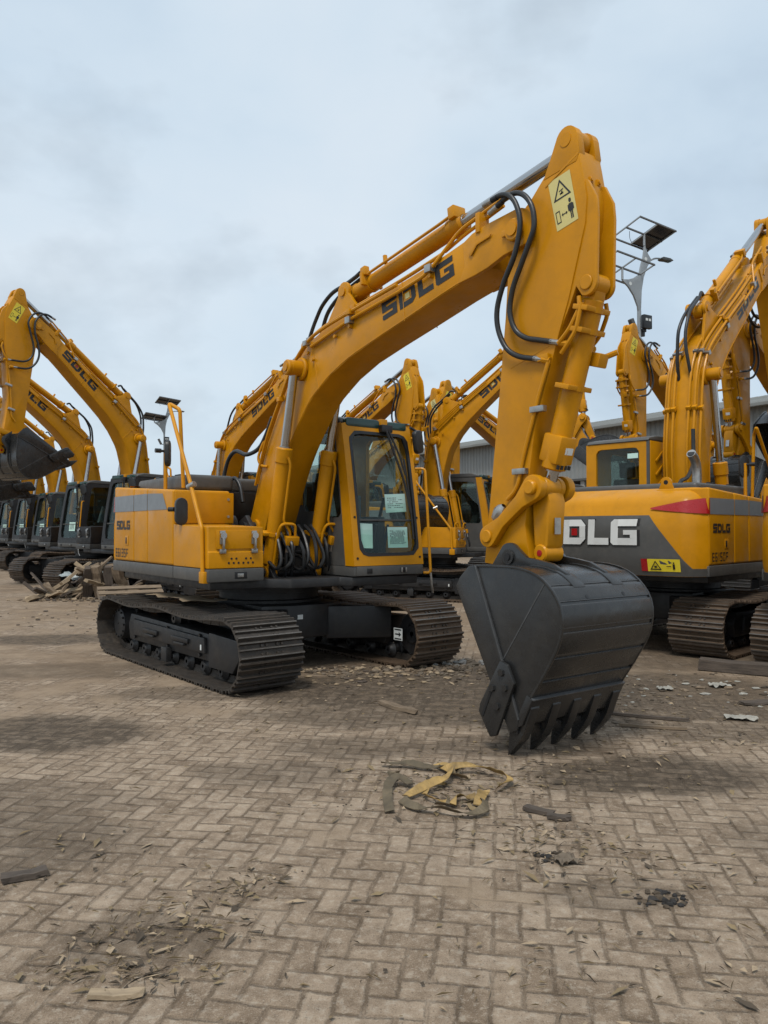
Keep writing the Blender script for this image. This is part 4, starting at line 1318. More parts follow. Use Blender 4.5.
def excavator(label, loc, yaw, a1=0.0, a2=0.0, a3=0.0, scale=1.0, model='E6135F', slew=0.047, group=None, detail=2, bright=True, rust=False, exhaust=False, dark_cab=False, fs=1.0, cab_s=1.0, rail=True):
    root = obj('excavator', None, None, (loc[0], loc[1], 0), (0, 0, R(yaw)))
    root.empty_display_size = 0.5
    root.scale = (scale,) * 3
    tag(root, label, 'excavator', group)
    # undercarriage
    cb = obj('carbody', PX['carbody'], root, rot=(0, 0, slew))
    for s in (-1, 1):
        c, sn = math.cos(slew), math.sin(slew)
        t = obj('crawler_track', PX['chain_rust' if (rust or s > 0) else 'chain'], root, (-sn * s * GA, c * s * GA, 0), (0, 0, slew))
        obj('track_frame', PX['track_frame'], t, rot=(0, 0, 0 if s < 0 else math.pi), loc=(0.0, 0, 0))
        obj('idler', PX['idler'], t, (XF, 0, ZA))
        obj('sprocket', PX['sprocket'], t, (-XF, 0, ZA), (0, 0, 0 if s < 0 else math.pi))
        if detail > 0:
            for k in range(7):
                obj('track_roller', PX['roller'], t, (-1.17 + 0.39 * k, 0, 0.145))
            obj('carrier_roller', PX['roller'], t, (0.05, 0, 0.575))
        if detail > 1 and s > 0:
            obj('arrow_plate', PX['arrow_plate'], t, (1.42, -0.222, 0.36))
    # upper structure
    obj('slewing_platform', PX['platform'], root)
    obj('counterweight', PX['counterweight'], root)
    obj('rear_panel', PX['rear_panel'], root)
    obj('side_panel', PX['side_r_' + model], root)
    obj('side_panel', PX['side_l_' + model], root)
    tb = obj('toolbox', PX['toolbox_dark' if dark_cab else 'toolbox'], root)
    if detail > 0:
        for y in (-1.135, -0.775):
            obj('latch', PX['latch'], tb, (1.098, y, 1.50))
    obj('front_wall', PX['front_wall'], root)
    bn = obj('engine_bonnet', PX['bonnet'], root)
    if exhaust:
        obj('exhaust_pipe', PX['exhaust'], bn)
    obj('lifting_eye', PX['lifting_eye'], root, (-1.84, 0.72, 2.125))
    obj('lifting_eye', PX['lifting_eye'], root, (-1.84, -0.72, 2.125))
    if rail:
        obj('guard_rail', PX['guard_rail'], root)
    obj('grab_rail', PX['grab_rail'], root)
    if detail > 1:
        obj('mirror', PX['mirror'], root, (0.40, -1.29, 1.85)).scale = (0.82, 0.82, 0.82)
        obj('mirror', PX['mirror'], root, (-0.40, -1.13, 2.56), (0, 0, R(55))).scale = (0.8, 0.8, 0.85)
        for m_ in PX['feed_hose']:
            obj('feed_hose', m_, root)
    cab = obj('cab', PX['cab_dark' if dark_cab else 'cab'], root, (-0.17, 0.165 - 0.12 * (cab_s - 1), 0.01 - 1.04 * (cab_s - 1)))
    cab.scale = (cab_s,) * 3
    obj('roof', PX['roof'], cab)
    obj('windscreen', PX['windscreen'], cab)
    obj('side_window', PX['window_r'], cab)
    obj('rear_window', PX['window_b'], cab)
    obj('door', PX['door'], cab)
    if detail > 0:
        obj('roof_lamp_strip', PX['lamp_strip'], cab)
        obj('seat', PX['seat'], cab)
        obj('wiper', PX['wiper'], cab)
        obj('mirror', PX['cab_mirror'], cab, (1.46, 1.14, 2.62), (0, 0, R(20)))
    if detail > 1:
        for k, y, z in (('notice_a', 0.80, 1.87), ('notice_b', 0.79, 1.47), ('notice_c', 0.33, 1.49)):
            obj('notice_paper', PX[k], cab, (lean(z) - 0.045, y, z), (0, -0.08, 0))
    elif detail > 0:
        obj('notice_paper', PX['notice_b'], cab, (lean(1.6) - 0.022, 0.72, 1.60), (0, -0.08, 0))
    # front
    tip = add2(FOOT, rot2(sub2(TIP, FOOT), a1))

    def onboom(p):
        return add2(FOOT, rot2(sub2(p, FOOT), a1))

    def onstick(p):
        return add2(tip, rot2(sub2(p, TIP), a2))
    bo = obj('boom', PX['boom'], root, v3(FOOT), (0, -a1, 0))
    obj('oil_line', PX['oil_line'], bo)
    for m_ in PX['boom_hose']:
        obj('hydraulic_hose', m_, bo)
    for s in (-1, 1):
        aim('boom_cylinder', 'boom_cyl', (0.72, 1.09), onboom((1.28, 3.30)), Y0 + s * 0.29, root, 'rod', 'boom_rod')
    st = obj('stick', PX['stick'], root, v3(tip), (0, -a2, 0))
    b = 'b' if bright else ''
    obj('warning_label', PX['label_r' + b], st)
    obj('warning_label', PX['label_l' + b], st)
    for m_ in PX['stick_hose_r']:
        obj('oil_line' if 'oil' in m_.name else 'hydraulic_hose', m_, st)
    for m_ in PX['stick_hose_l']:
        obj('oil_line' if 'oil' in m_.name else 'hydraulic_hose', m_, st)
    aim('arm_cylinder', 'arm_cyl', onboom((1.98, 3.955)), onstick((4.865, 4.345)), (Y0 + YS) / 2, root, 'rod', 'arm_rod')
    Q = onstick(PINQ)

    def onbucket(p):
        return add2(Q, rot2(sub2(p, PINQ), a3))
    K, S_ = onstick(KP), onbucket(SP)
    J = circles(K, LK, S_, LJ, onstick((5.3, 2.0)))
    if a3 == a2:
        J = onstick(JP)
    for s in (-1, 1):
        aim('rocker_link', 'rocker', K, J, YS + s * 0.155, root)
    aim('push_link', 'push', J, S_, YS, root)
    aim('bucket_cylinder', 'bucket_cyl', onstick((5.03, 3.285)), J, YS, root, 'rod', 'bucket_rod')
    bk = obj('bucket', PX['bucket'], root, v3(Q, Y0 - 0.025), (0, -a3, 0))
    for k in range(5):
        obj('tooth', PX['tooth'], bk, (0, -0.445 + 0.2225 * k, 0))
    obj('side_cutter', PX['cutter_r'], bk)
    obj('side_cutter', PX['cutter_l'], bk)
    if fs != 1.0:                                  # larger front equipment
        for o in root.children:
            if o.name.split('.')[0] in ('boom', 'boom_cylinder', 'stick', 'arm_cylinder', 'rocker_link', 'push_link', 'bucket_cylinder', 'bucket'):
                d = o.location - v3(FOOT)
                o.location = v3(FOOT) + d * fs
                o.scale = (fs,) * 3
    return root

# ------------------------------------------------------------------ the yard: excavators
MAIN = (-1.411, 9.454)
YM = math.degrees(-0.93)
G = 'excavators parked in the yard'
excavator('big yellow excavator in front, its dark bucket standing on the paving', MAIN, YM, bright=False, group=G)
# behind the first one
excavator('excavator with toolbox and bent guard rail showing just right of the front cab', (1.1, 18.2), -25, R(31), R(24), R(24), group=G, rust=True, detail=1)
excavator('excavator whose lettered boom rises left of the front boom, over the dark engine cover', (-3.95, 18.2), YM, R(10), R(2), R(2), group=G, detail=1)
excavator('excavator whose boom and stick peak show directly above the roof of the front cab', (-1.75, 20.8), YM, R(14), R(8), R(8), group=G, detail=1)
excavator('excavator showing only a stick top, right of the peak above the front cab', (-0.9, 24.5), YM, R(14), R(10), R(10), group=G, detail=0, bright=False)
# right: machines seen from behind
YR = 44
excavator('excavator on the right seen from behind, big white letters on its grey counterweight', (4.34, 11.35), YR, R(31), R(28), R(28), scale=0.975, fs=1.17, model='E6150F', slew=0.0, group=G, rust=True, exhaust=True, cab_s=1.1)
excavator('excavator cut off by the right edge, one crawler track and a red reflector in view', (6.42, 8.92), YR, R(31), R(28), R(28), scale=0.975, fs=1.17, model='E6150F', slew=0.0, group=G, rust=True, exhaust=True, cab_s=1.1)
# facing left, behind on the right
YL = 217
excavator('excavator facing left whose stick hangs beside the tall street lamp', (8.25, 19.0), YL, R(27), R(8), R(8), group=G, detail=1)
excavator('excavator facing left at far right, its stick hanging behind the raised lettered boom', (9.45, 16.4), YL, R(24), R(8), R(8), group=G, detail=1)
excavator('excavator facing left before the warehouse, its boom sloping down behind the big front stick', (4.9, 23.4), YL, R(18), R(8), R(8), group=G, detail=1)
# left row, facing left and towards the yard
LEFT = [('nearest excavator of the left row, its boom arching highest', -6.5, 20.4), ('second excavator of the left row, behind the scrap timber heap', -8.75, 23.2),
        ('third excavator of the left row, seen just past the second one', -12.6, 30.0), ('fourth excavator of the left row, half hidden behind the third', -14.4, 32.2),
        ('fifth excavator of the left row, close to the left photo edge', -16.6, 35.2), ('last excavator of the left row, cut by the photo edge', -19.2, 38.6)]
PO = [(31, 15, -86), (27, 4, -70), (31, 10, -76), (28, 2, -60), (30, 6, -84), (27, 8, -70)]
for (lab, x, y), (q1, q2, q3) in zip(LEFT, PO):
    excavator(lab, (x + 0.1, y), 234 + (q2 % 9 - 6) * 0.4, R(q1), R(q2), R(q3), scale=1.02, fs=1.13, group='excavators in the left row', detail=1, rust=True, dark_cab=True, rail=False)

# ------------------------------------------------------------------ ground
def nmath(nt, op, a, b=None, c=None):
    n = nt.nodes.new('ShaderNodeMath')
    n.operation = op
    for i, x in enumerate((a, b, c)):
        if x is None:
            continue
        if isinstance(x, (int, float)):
            n.inputs[i].default_value = x
        else:
            nt.links.new(x, n.inputs[i])
    return n.outputs[0]


def mixc(nt, fac, a, b):
    mx = nt.nodes.new('ShaderNodeMix')
    mx.data_type = 'RGBA'
    for key, x in (('Factor', fac), ('A', a), ('B', b)):
        if isinstance(x, (int, float)):
            mx.inputs[key].default_value = x
        elif isinstance(x, tuple):
            mx.inputs[key].default_value = (*x, 1)
        else:
            nt.links.new(x, mx.inputs[key])
    return mx.outputs['Result']


def smooth(nt, x, a, b):
    n = nt.nodes.new('ShaderNodeMapRange')
    n.interpolation_type = 'SMOOTHSTEP'
    nt.links.new(x, n.inputs['Value'])
    n.inputs['From Min'].default_value = a
    n.inputs['From Max'].default_value = b
    return n.outputs['Result']


def ground_material():
    m, nt, b = new_mat('paving')
    tc = nt.nodes.new('ShaderNodeTexCoord')
    P = tc.outputs['Object']
    mp = nt.nodes.new('ShaderNodeMapping')
    mp.inputs['Rotation'].default_value = (0, 0, R(8.6))
    W = 0.105
    mp.inputs['Scale'].default_value = (1 / W, 1 / W, 1)
    nt.links.new(P, mp.inputs['Vector'])

    def tex(scale, detail=4, rough=0.6, src=P):
        n = nt.nodes.new('ShaderNodeTexNoise')
        n.inputs['Scale'].default_value = scale
        n.inputs['Detail'].default_value = detail
        n.inputs['Roughness'].default_value = rough
        nt.links.new(src, n.inputs['Vector'])
        return n
    # slightly uneven laying
    wob = tex(2.3, 2)
    vm = nt.nodes.new('ShaderNodeVectorMath')
    vm.operation = 'MULTIPLY_ADD'
    nt.links.new(wob.outputs['Color'], vm.inputs[0])
    vm.inputs[1].default_value = (0.5, 0.5, 0)
    nt.links.new(mp.outputs['Vector'], vm.inputs[2])
    wob2 = tex(22, 3)
    vm2 = nt.nodes.new('ShaderNodeVectorMath')
    vm2.operation = 'MULTIPLY_ADD'
    nt.links.new(wob2.outputs['Color'], vm2.inputs[0])
    vm2.inputs[1].default_value = (0.09, 0.09, 0)
    nt.links.new(vm.outputs['Vector'], vm2.inputs[2])
    sp = nt.nodes.new('ShaderNodeSeparateXYZ')
    nt.links.new(vm2.outputs['Vector'], sp.inputs[0])
    x, y = sp.outputs['X'], sp.outputs['Y']
    i, j = nmath(nt, 'FLOOR', x), nmath(nt, 'FLOOR', y)
    fx, fy = nmath(nt, 'SUBTRACT', x, i), nmath(nt, 'SUBTRACT', y, j)
    t = nmath(nt, 'FLOORED_MODULO', nmath(nt, 'ADD', nmath(nt, 'SUBTRACT', i, j), 0.01), 4.0)
    t = nmath(nt, 'FLOOR', t)
    H = nmath(nt, 'LESS_THAN', t, 1.5)
    V = nmath(nt, 'SUBTRACT', 1.0, H)
    t3 = nmath(nt, 'SUBTRACT', 3.0, t)
    uH, uV = nmath(nt, 'ADD', fx, t), nmath(nt, 'ADD', fy, t3)
    u = nmath(nt, 'ADD', nmath(nt, 'MULTIPLY', H, uH), nmath(nt, 'MULTIPLY', V, uV))
    v = nmath(nt, 'ADD', nmath(nt, 'MULTIPLY', H, fy), nmath(nt, 'MULTIPLY', V, fx))
    d = nmath(nt, 'MINIMUM', nmath(nt, 'MINIMUM', u, nmath(nt, 'SUBTRACT', 2.0, u)), nmath(nt, 'MINIMUM', v, nmath(nt, 'SUBTRACT', 1.0, v)))
    bi = nmath(nt, 'SUBTRACT', i, nmath(nt, 'MULTIPLY', H, t))
    bj = nmath(nt, 'SUBTRACT', j, nmath(nt, 'MULTIPLY', V, t3))
    cx = nt.nodes.new('ShaderNodeCombineXYZ')
    nt.links.new(bi, cx.inputs[0]); nt.links.new(bj, cx.inputs[1]); nt.links.new(H, cx.inputs[2])
    wn = nt.nodes.new('ShaderNodeTexWhiteNoise')
    wn.noise_dimensions = '3D'
    nt.links.new(cx.outputs[0], wn.inputs['Vector'])
    rnd = wn.outputs['Value']
    chip = tex(34, 5, 0.7)
    dd = nmath(nt, 'ADD', d, nmath(nt, 'MULTIPLY', nmath(nt, 'SUBTRACT', chip.outputs['Fac'], 0.5), 0.22))
    brick = smooth(nt, dd, 0.035, 0.085)              # 0 joint, 1 stone
    # stone colour
    grain = tex(170, 6, 0.75)
    blot = tex(13, 6, 0.7)
    stone = ramp(nt, nmath(nt, 'ADD', nmath(nt, 'MULTIPLY', rnd, 0.22), nmath(nt, 'MULTIPLY', blot.outputs['Fac'], 0.80)),
                 [(0.36, (0.165, 0.114, 0.074)), (0.50, (0.280, 0.206, 0.142)), (0.66, (0.415, 0.322, 0.236))]).outputs['Color']
    stone = mixc(nt, nmath(nt, 'MULTIPLY', smooth(nt, grain.outputs['Fac'], 0.51, 0.62), 0.55), stone, (0.46, 0.395, 0.31))
    stone = mixc(nt, nmath(nt, 'MULTIPLY', smooth(nt, grain.outputs['Fac'], 0.48, 0.38), 0.60), stone, (0.12, 0.095, 0.07))
    wear = tex(26, 7, 0.72)
    stone = mixc(nt, nmath(nt, 'MULTIPLY', smooth(nt, wear.outputs['Fac'], 0.53, 0.62), 0.55), stone, (0.47, 0.41, 0.33))
    jn = ramp(nt, grain.outputs['Fac'], [(0.40, (0.068, 0.048, 0.031)), (0.60, (0.165, 0.120, 0.080))]).outputs['Color']
    # joints are silted up in places
    silt = smooth(nt, tex(3.1, 6, 0.68).outputs['Fac'], 0.47, 0.58)
    brick = nmath(nt, 'MAXIMUM', brick, nmath(nt, 'MULTIPLY', silt, 0.60))
    col = mixc(nt, brick, jn, stone)
    mottle = ramp(nt, tex(5.5, 8, 0.72).outputs['Fac'], [(0.40, (0.110, 0.074, 0.046)), (0.58, (0.34, 0.256, 0.180))]).outputs['Color']
    col = mixc(nt, 0.36, col, mottle)
    speck = smooth(nt, tex(75, 4, 0.8).outputs['Fac'], 0.60, 0.66)
    col = mixc(nt, nmath(nt, 'MULTIPLY', speck, 0.55), col, (0.50, 0.45, 0.38))
    pit = smooth(nt, tex(58, 4, 0.8).outputs['Fac'], 0.41, 0.36)
    col = mixc(nt, nmath(nt, 'MULTIPLY', pit, 0.6), col, (0.07, 0.052, 0.038))
    # sand and mud that has drifted over the stones
    big = tex(0.42, 7, 0.62)
    mid = tex(1.7, 6, 0.65)
    sd = nmath(nt, 'ADD', nmath(nt, 'MULTIPLY', big.outputs['Fac'], 0.65), nmath(nt, 'MULTIPLY', mid.outputs['Fac'], 0.45))
    # more of it around and beyond the machines than on the open foreground
    sx = nt.nodes.new('ShaderNodeSeparateXYZ')
    nt.links.new(P, sx.inputs[0])
    far = smooth(nt, sx.outputs['Y'], 4.5, 9.5)
    sd = nmath(nt, 'ADD', sd, nmath(nt, 'MULTIPLY', far, 0.12))
    sand = nmath(nt, 'MULTIPLY', smooth(nt, sd, 0.60, 0.72), 0.92)
    sandc = ramp(nt, nmath(nt, 'ADD', nmath(nt, 'MULTIPLY', grain.outputs['Fac'], 0.5), nmath(nt, 'MULTIPLY', mid.outputs['Fac'], 0.5)),
                 [(0.40, (0.125, 0.086, 0.054)), (0.50, (0.215, 0.154, 0.101)), (0.60, (0.315, 0.238, 0.164))]).outputs['Color']
    col = mixc(nt, sand, col, sandc)
    # oily and muddy stains; some dark patches paint cast shadow into the colour
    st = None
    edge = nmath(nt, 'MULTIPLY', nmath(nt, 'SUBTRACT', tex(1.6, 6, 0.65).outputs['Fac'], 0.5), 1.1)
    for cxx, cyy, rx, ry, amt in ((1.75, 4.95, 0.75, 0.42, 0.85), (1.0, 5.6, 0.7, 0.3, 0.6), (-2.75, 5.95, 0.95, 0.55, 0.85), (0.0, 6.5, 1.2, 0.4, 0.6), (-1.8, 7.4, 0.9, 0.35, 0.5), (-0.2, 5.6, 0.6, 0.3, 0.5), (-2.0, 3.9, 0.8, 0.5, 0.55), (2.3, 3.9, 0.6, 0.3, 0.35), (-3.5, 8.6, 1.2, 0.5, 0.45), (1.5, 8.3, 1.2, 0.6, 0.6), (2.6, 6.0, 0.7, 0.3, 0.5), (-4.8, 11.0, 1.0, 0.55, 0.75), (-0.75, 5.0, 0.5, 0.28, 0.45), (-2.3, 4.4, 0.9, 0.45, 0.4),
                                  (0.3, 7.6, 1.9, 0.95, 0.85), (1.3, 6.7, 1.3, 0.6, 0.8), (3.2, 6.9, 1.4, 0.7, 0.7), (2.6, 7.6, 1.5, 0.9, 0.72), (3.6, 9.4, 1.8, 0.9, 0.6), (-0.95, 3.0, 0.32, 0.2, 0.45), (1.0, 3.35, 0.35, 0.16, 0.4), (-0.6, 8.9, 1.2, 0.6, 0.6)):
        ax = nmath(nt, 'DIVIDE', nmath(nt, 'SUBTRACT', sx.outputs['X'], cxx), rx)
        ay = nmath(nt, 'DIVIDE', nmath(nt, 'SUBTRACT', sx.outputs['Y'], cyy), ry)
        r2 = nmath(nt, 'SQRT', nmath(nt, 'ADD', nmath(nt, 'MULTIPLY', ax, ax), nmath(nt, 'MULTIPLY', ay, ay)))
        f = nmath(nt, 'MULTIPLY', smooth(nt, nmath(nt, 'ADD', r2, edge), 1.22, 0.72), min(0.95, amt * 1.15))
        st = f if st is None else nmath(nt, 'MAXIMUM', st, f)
    mud_shade = ramp(nt, grain.outputs['Fac'], [(0.40, (0.040, 0.030, 0.021)), (0.60, (0.105, 0.078, 0.054))]).outputs['Color']
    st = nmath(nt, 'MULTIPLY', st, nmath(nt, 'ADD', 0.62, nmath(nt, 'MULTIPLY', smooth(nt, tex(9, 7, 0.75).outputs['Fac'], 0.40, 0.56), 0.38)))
    col = mixc(nt, st, col, mud_shade)
    nt.links.new(col, b.inputs['Base Color'])
    b.inputs['Roughness'].default_value = 0.88
    b.inputs['Specular IOR Level'].default_value = 0.25
    cover = nmath(nt, 'SUBTRACT', 1.0, nmath(nt, 'MULTIPLY', sand, 0.85))
    h = nmath(nt, 'MULTIPLY', smooth(nt, dd, 0.02, 0.14), cover)
    h = nmath(nt, 'ADD', h, nmath(nt, 'MULTIPLY', rnd, nmath(nt, 'MULTIPLY', cover, 0.25)))
    h = nmath(nt, 'ADD', h, nmath(nt, 'MULTIPLY', grain.outputs['Fac'], 0.55))
    h = nmath(nt, 'ADD', h, nmath(nt, 'MULTIPLY', wear.outputs['Fac'], 0.5))
    h = nmath(nt, 'ADD', h, nmath(nt, 'MULTIPLY', sand, 0.6))
    bp = nt.nodes.new('ShaderNodeBump')
    bp.inputs['Strength'].default_value = 0.95
    bp.inputs['Distance'].default_value = 0.008
    nt.links.new(h, bp.inputs['Height'])
    nt.links.new(bp.outputs['Normal'], b.inputs['Normal'])


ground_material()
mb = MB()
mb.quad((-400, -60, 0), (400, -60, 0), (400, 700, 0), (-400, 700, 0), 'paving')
tag(obj('ground', mb.mesh('ground', smooth=False)), 'worn herringbone block paving dusted with sand and dark stains, some painted-in shadow', None, kind='structure')

# ------------------------------------------------------------------ warehouse behind
A_, B_ = Vector((16.5, 32.0, 0)), Vector((-22.0, 94.0, 0))
ln = (B_ - A_).length
d_ = (B_ - A_).normalized()
nrm = Vector((-d_.y, d_.x, 0)) * -1            # away from the yard
if nrm.y < 0:
    nrm = -nrm
MW = Matrix(((d_.x, nrm.x, 0, A_.x), (d_.y, nrm.y, 0, A_.y), (0, 0, 1, 0), (0, 0, 0, 1)))   # x along, y into the building
root = obj('warehouse', None, None)
tag(root, 'long warehouse with corrugated pale walls, grey metal roof and dark open bays', 'warehouse')
root.matrix_world = MW
EV, SK = 6.9, 4.3
mb = MB()
pts = []
w_ = 0.30
k = int((ln + 14) / w_)
for i in range(k):
    x = -14 + i * w_
    pts += [(x, 0), (x + .1, 0), (x + .15, .05), (x + .25, .05)]
vs = [(p[0], -p[1], SK) for p in pts] + [(p[0], -p[1], EV) for p in pts]
n = len(pts)
mb.raw(vs, [(i, i + 1, n + i + 1, n + i) for i in range(n - 1)], 'wall_metal')
mb.box(-14, ln, 0.06, 0.2, SK, EV, 'wall_metal')
mb.box(-14, ln, -0.1, 0.12, SK - 0.12, SK - 0.003, 'body_grey')
obj('upper_wall', mb.mesh('upper_wall', smooth=False), root)
mb = MB()
vs, fs = [], []
k = int((ln + 15) / 0.5)
for i in range(k):
    x = -14.5 + i * 0.5
    for xx, zz in ((x, 0), (x + .38, 0), (x + .42, .06), (x + .46, .06)):
        vs += [(xx, -0.7, EV - 0.06 + zz), (xx, 12, EV + 2.5 + zz)]
n = len(vs) // 2
mb.raw(vs, [(2 * i, 2 * i + 1, 2 * i + 3, 2 * i + 2) for i in range(n - 1)], 'roof_metal')
mb.box(-14.5, ln, -0.8, -0.62, EV - 0.18, EV - 0.02, 'roof_metal', 0.03)
obj('roof', mb.mesh('roof', smooth=False), root)
mb = MB()
mb.box(-14, ln, 5.0, 5.2, 0, SK, 'dark_interior')
mb.box(-14, ln, 0.2, 5.0, SK, SK + 0.1, 'dark_interior')
for i in range(24):
    mb.box(-12 + 3.4 * i, -10.2 + 3.4 * i, 4.9, 4.98, 0.2, 2.6, 'concrete' if i % 3 == 0 else 'body_grey')
obj('back_wall', mb.mesh('back_wall', smooth=False), root)
for i in range(13):
    mb = MB()
    mb.box(-0.15, 0.15, 0.0, 0.3, 0, SK - 0.12, 'concrete', 0.02)
    mb.box(-0.22, 0.22, -0.05, 0.35, 0, 0.5, 'concrete', 0.02)
    if i == 0:
        cm = mb.mesh('column')
    obj('column', cm, root, (-10 + 7.0 * i, 0, 0))
for i in range(9):
    if i == 0:
        mb = MB()
        mb.pipe([(0, -0.7, EV - 0.15), (0, -0.16, EV - 0.6), (0, -0.16, 0.1)], 0.06, 'pole_grey', 0.1, 8)
        dm = mb.mesh('downpipe')
    obj('downpipe', dm, root, (-6 + 10.5 * i, 0, 0))


# ------------------------------------------------------------------ solar street lamps
def lamp_post(label, loc, rz, sc=1.0, bare=True):
    root = obj('street_lamp', None, None, loc, (0, 0, R(rz)))
    root.scale = (sc,) * 3
    tag(root, label, 'street lamp', 'solar street lamps')
    mb = MB()
    mb.cyl((0, 0, 0), (0, 0, 8.3), 0.085, 'pole_grey', 18, r2=0.06)
    mb.cyl((0, 0, 0), (0, 0, 0.03), 0.2, 'pole_grey', 18)
    obj('pole', mb.mesh('pole'), root)
    # y-shaped sheet steel head in the x-z plane
    mb = MB()
    L_ = [(-0.06, 6.75), (-0.10, 7.05), (-0.32, 7.45), (-0.62, 7.75), (-0.92, 7.93), (-0.92, 7.99), (-0.62, 8.03), (-0.30, 8.14), (-0.02, 8.28)]
    R_ = [(0.10, 8.7), (0.24, 9.10), (0.30, 9.45), (0.30, 9.55), (0.34, 9.55), (0.36, 9.45), (0.50, 9.22), (0.70, 9.02), (0.64, 8.95), (0.46, 8.72), (0.24, 8.25), (0.12, 7.7), (0.06, 6.75)]
    Z = Matrix.Translation((0, 0, 8.2)) @ Matrix.Scale(0.75, 4) @ Matrix.Translation((0, 0, -6.75))    # the head sits on top of the pole
    mb.prism(L_ + R_, -0.04, 0.04, 'pole_grey', 0.01, M=Z)
    for cx_, cz_ in ((-0.52, 7.88), (0.36, 9.0)):
        mb.cyl(Z @ Vector((cx_, -0.046, cz_)), Z @ Vector((cx_, 0.046, cz_)), 0.055, 'paper_white', 14)
    mb.tube([Z @ Vector(q_) for q_ in ((0.66, 0, 9.0), (0.9, 0, 9.12), (1.15, 0, 9.17), (1.3, 0, 9.18))], 0.026, 'pole_grey', 8, 4)
    obj('head_plate', mb.mesh('head_plate'), root)
    mb = MB()
    mb.prism([(1.2, 9.14), (1.32, 9.11), (1.85, 9.16), (1.9, 9.19), (1.7, 9.25), (1.3, 9.24)], -0.13, 0.13, 'body_grey', 0.03, M=Z)
    mb.box(1.45, 1.8, -0.09, 0.09, 9.12, 9.14, 'lamp_lens', 0.004, M=Z)
    obj('lamp_head', mb.mesh('lamp_head'), root)
    for (px_, pz, full) in ((-0.92, 8.0, not bare), (0.32, 9.55, True)):
        mb = MB()
        mb.cyl(Z @ Vector((px_, 0, pz - 0.02)), Z @ Vector((px_, 0, pz + 0.42)), 0.035, 'pole_grey', 10)
        T = Z @ Matrix.Translation((px_, 0, pz + 0.42)) @ Matrix.Rotation(R(-14), 4, 'X') @ Matrix.Rotation(R(6), 4, 'Y')
        for xx in (-0.98, -0.0, 0.98):
            mb.box(xx - 0.022, xx + 0.022, -0.72, 0.72, 0.0, 0.05, 'pole_grey', M=T)
        for yy in (-0.72, 0.0, 0.72):
            mb.box(-1.0, 1.0, yy - 0.022, yy + 0.022, -0.02, 0.045, 'body_grey', M=T)
        if full:
            mb.box(0.0 if bare else -0.98, 0.98, -0.70, 0.70, 0.052, 0.085, 'panel_cell', M=T)
        mb.tube([T @ Vector((-0.7, 0.1, 0)), T @ Vector((-0.72, 0.12, -0.3)), T @ Vector((-0.68, 0.1, -0.5))], 0.008, 'black', 5, 3)
        obj('solar_panel', mb.mesh('solar_panel'), root)
    mb = MB()                                  # flood lamp and camera on the pole
    mb.box(-0.06, 0.28, -0.24, -0.12, 7.75, 8.15, 'black', 0.02)
    mb.box(0.0, 0.09, -0.246, -0.241, 7.97, 8.04, 'paper_white'); mb.box(0.13, 0.22, -0.246, -0.241, 7.97, 8.04, 'paper_white')
    mb.box(0.02, 0.16, -0.13, 0.0, 7.67, 7.77, 'black', 0.01)
    obj('flood_lamp', mb.mesh('flood_lamp'), root)
    mb = MB()
    mb.tube([(0, 0, 7.65), (-0.2, -0.02, 7.64), (-0.26, -0.04, 7.70)], 0.022, 'black', 7, 3)
    T = Matrix.Translation((-0.32, -0.05, 7.80)) @ Matrix.Rotation(R(62), 4, 'Y')
    mb.box(-0.22, 0.2, -0.07, 0.07, -0.06, 0.07, 'body_grey', 0.02, M=T)
    mb.cyl((0.08, -.05, 7.55), (0.08, -.05, 7.66), 0.07, 'black', 12)
    obj('camera_housing', mb.mesh('camera_housing'), root)
    return root


lamp_post('tall street lamp right of the front stick, one solar frame empty', (6.32, 18.9, 0), 30, 0.84)
lamp_post('distant small street lamp on the left with two dark solar panels', (-13.2, 46.0, 0), 33, 0.87, bare=False)


# ------------------------------------------------------------------ things lying about
def plank(label, name, cat, loc, rz, l, w, h, mat, group=None, tilt=(0, 0), bend=0.0):
    mb = MB()
    n = 6
    top, bot = [], []
    rr = random.Random(hash((round(loc[0], 2), round(loc[1], 2), round(rz, 1))) & 0xffff)
    vs = []
    for i in range(n + 1):
        t = i / n - 0.5
        ww = w * (1 + rr.uniform(-.12, .12))
        if i in (0, n):
            ww *= rr.uniform(0.55, 1.0)
        z = bend * (t * t * 4) + rr.uniform(-.1, .1) * h
        o = rr.uniform(-.06, .06) * w
        for yy, zz in ((-ww / 2, 0), (ww / 2, 0), (ww / 2 * .95, h), (-ww / 2 * .95, h * rr.uniform(.85, 1.1))):
            vs.append((t * l + rr.uniform(-.01, .01), yy + o, z + zz))
    fs = []
    for i in range(n):
        for k in range(4):
            k2 = (k + 1) % 4
            fs.append((4 * i + k, 4 * i + k2, 4 * i + 4 + k2, 4 * i + 4 + k))
    fs += [(0, 1, 2, 3), (4 * n, 4 * n + 1, 4 * n + 2, 4 * n + 3)]
    mb.raw(vs, fs, mat)
    o = obj(name, mb.mesh(name, smooth=False), None, loc, (R(tilt[0]), R(tilt[1]), R(rz)))
    tag(o, label, cat, group)
    return o


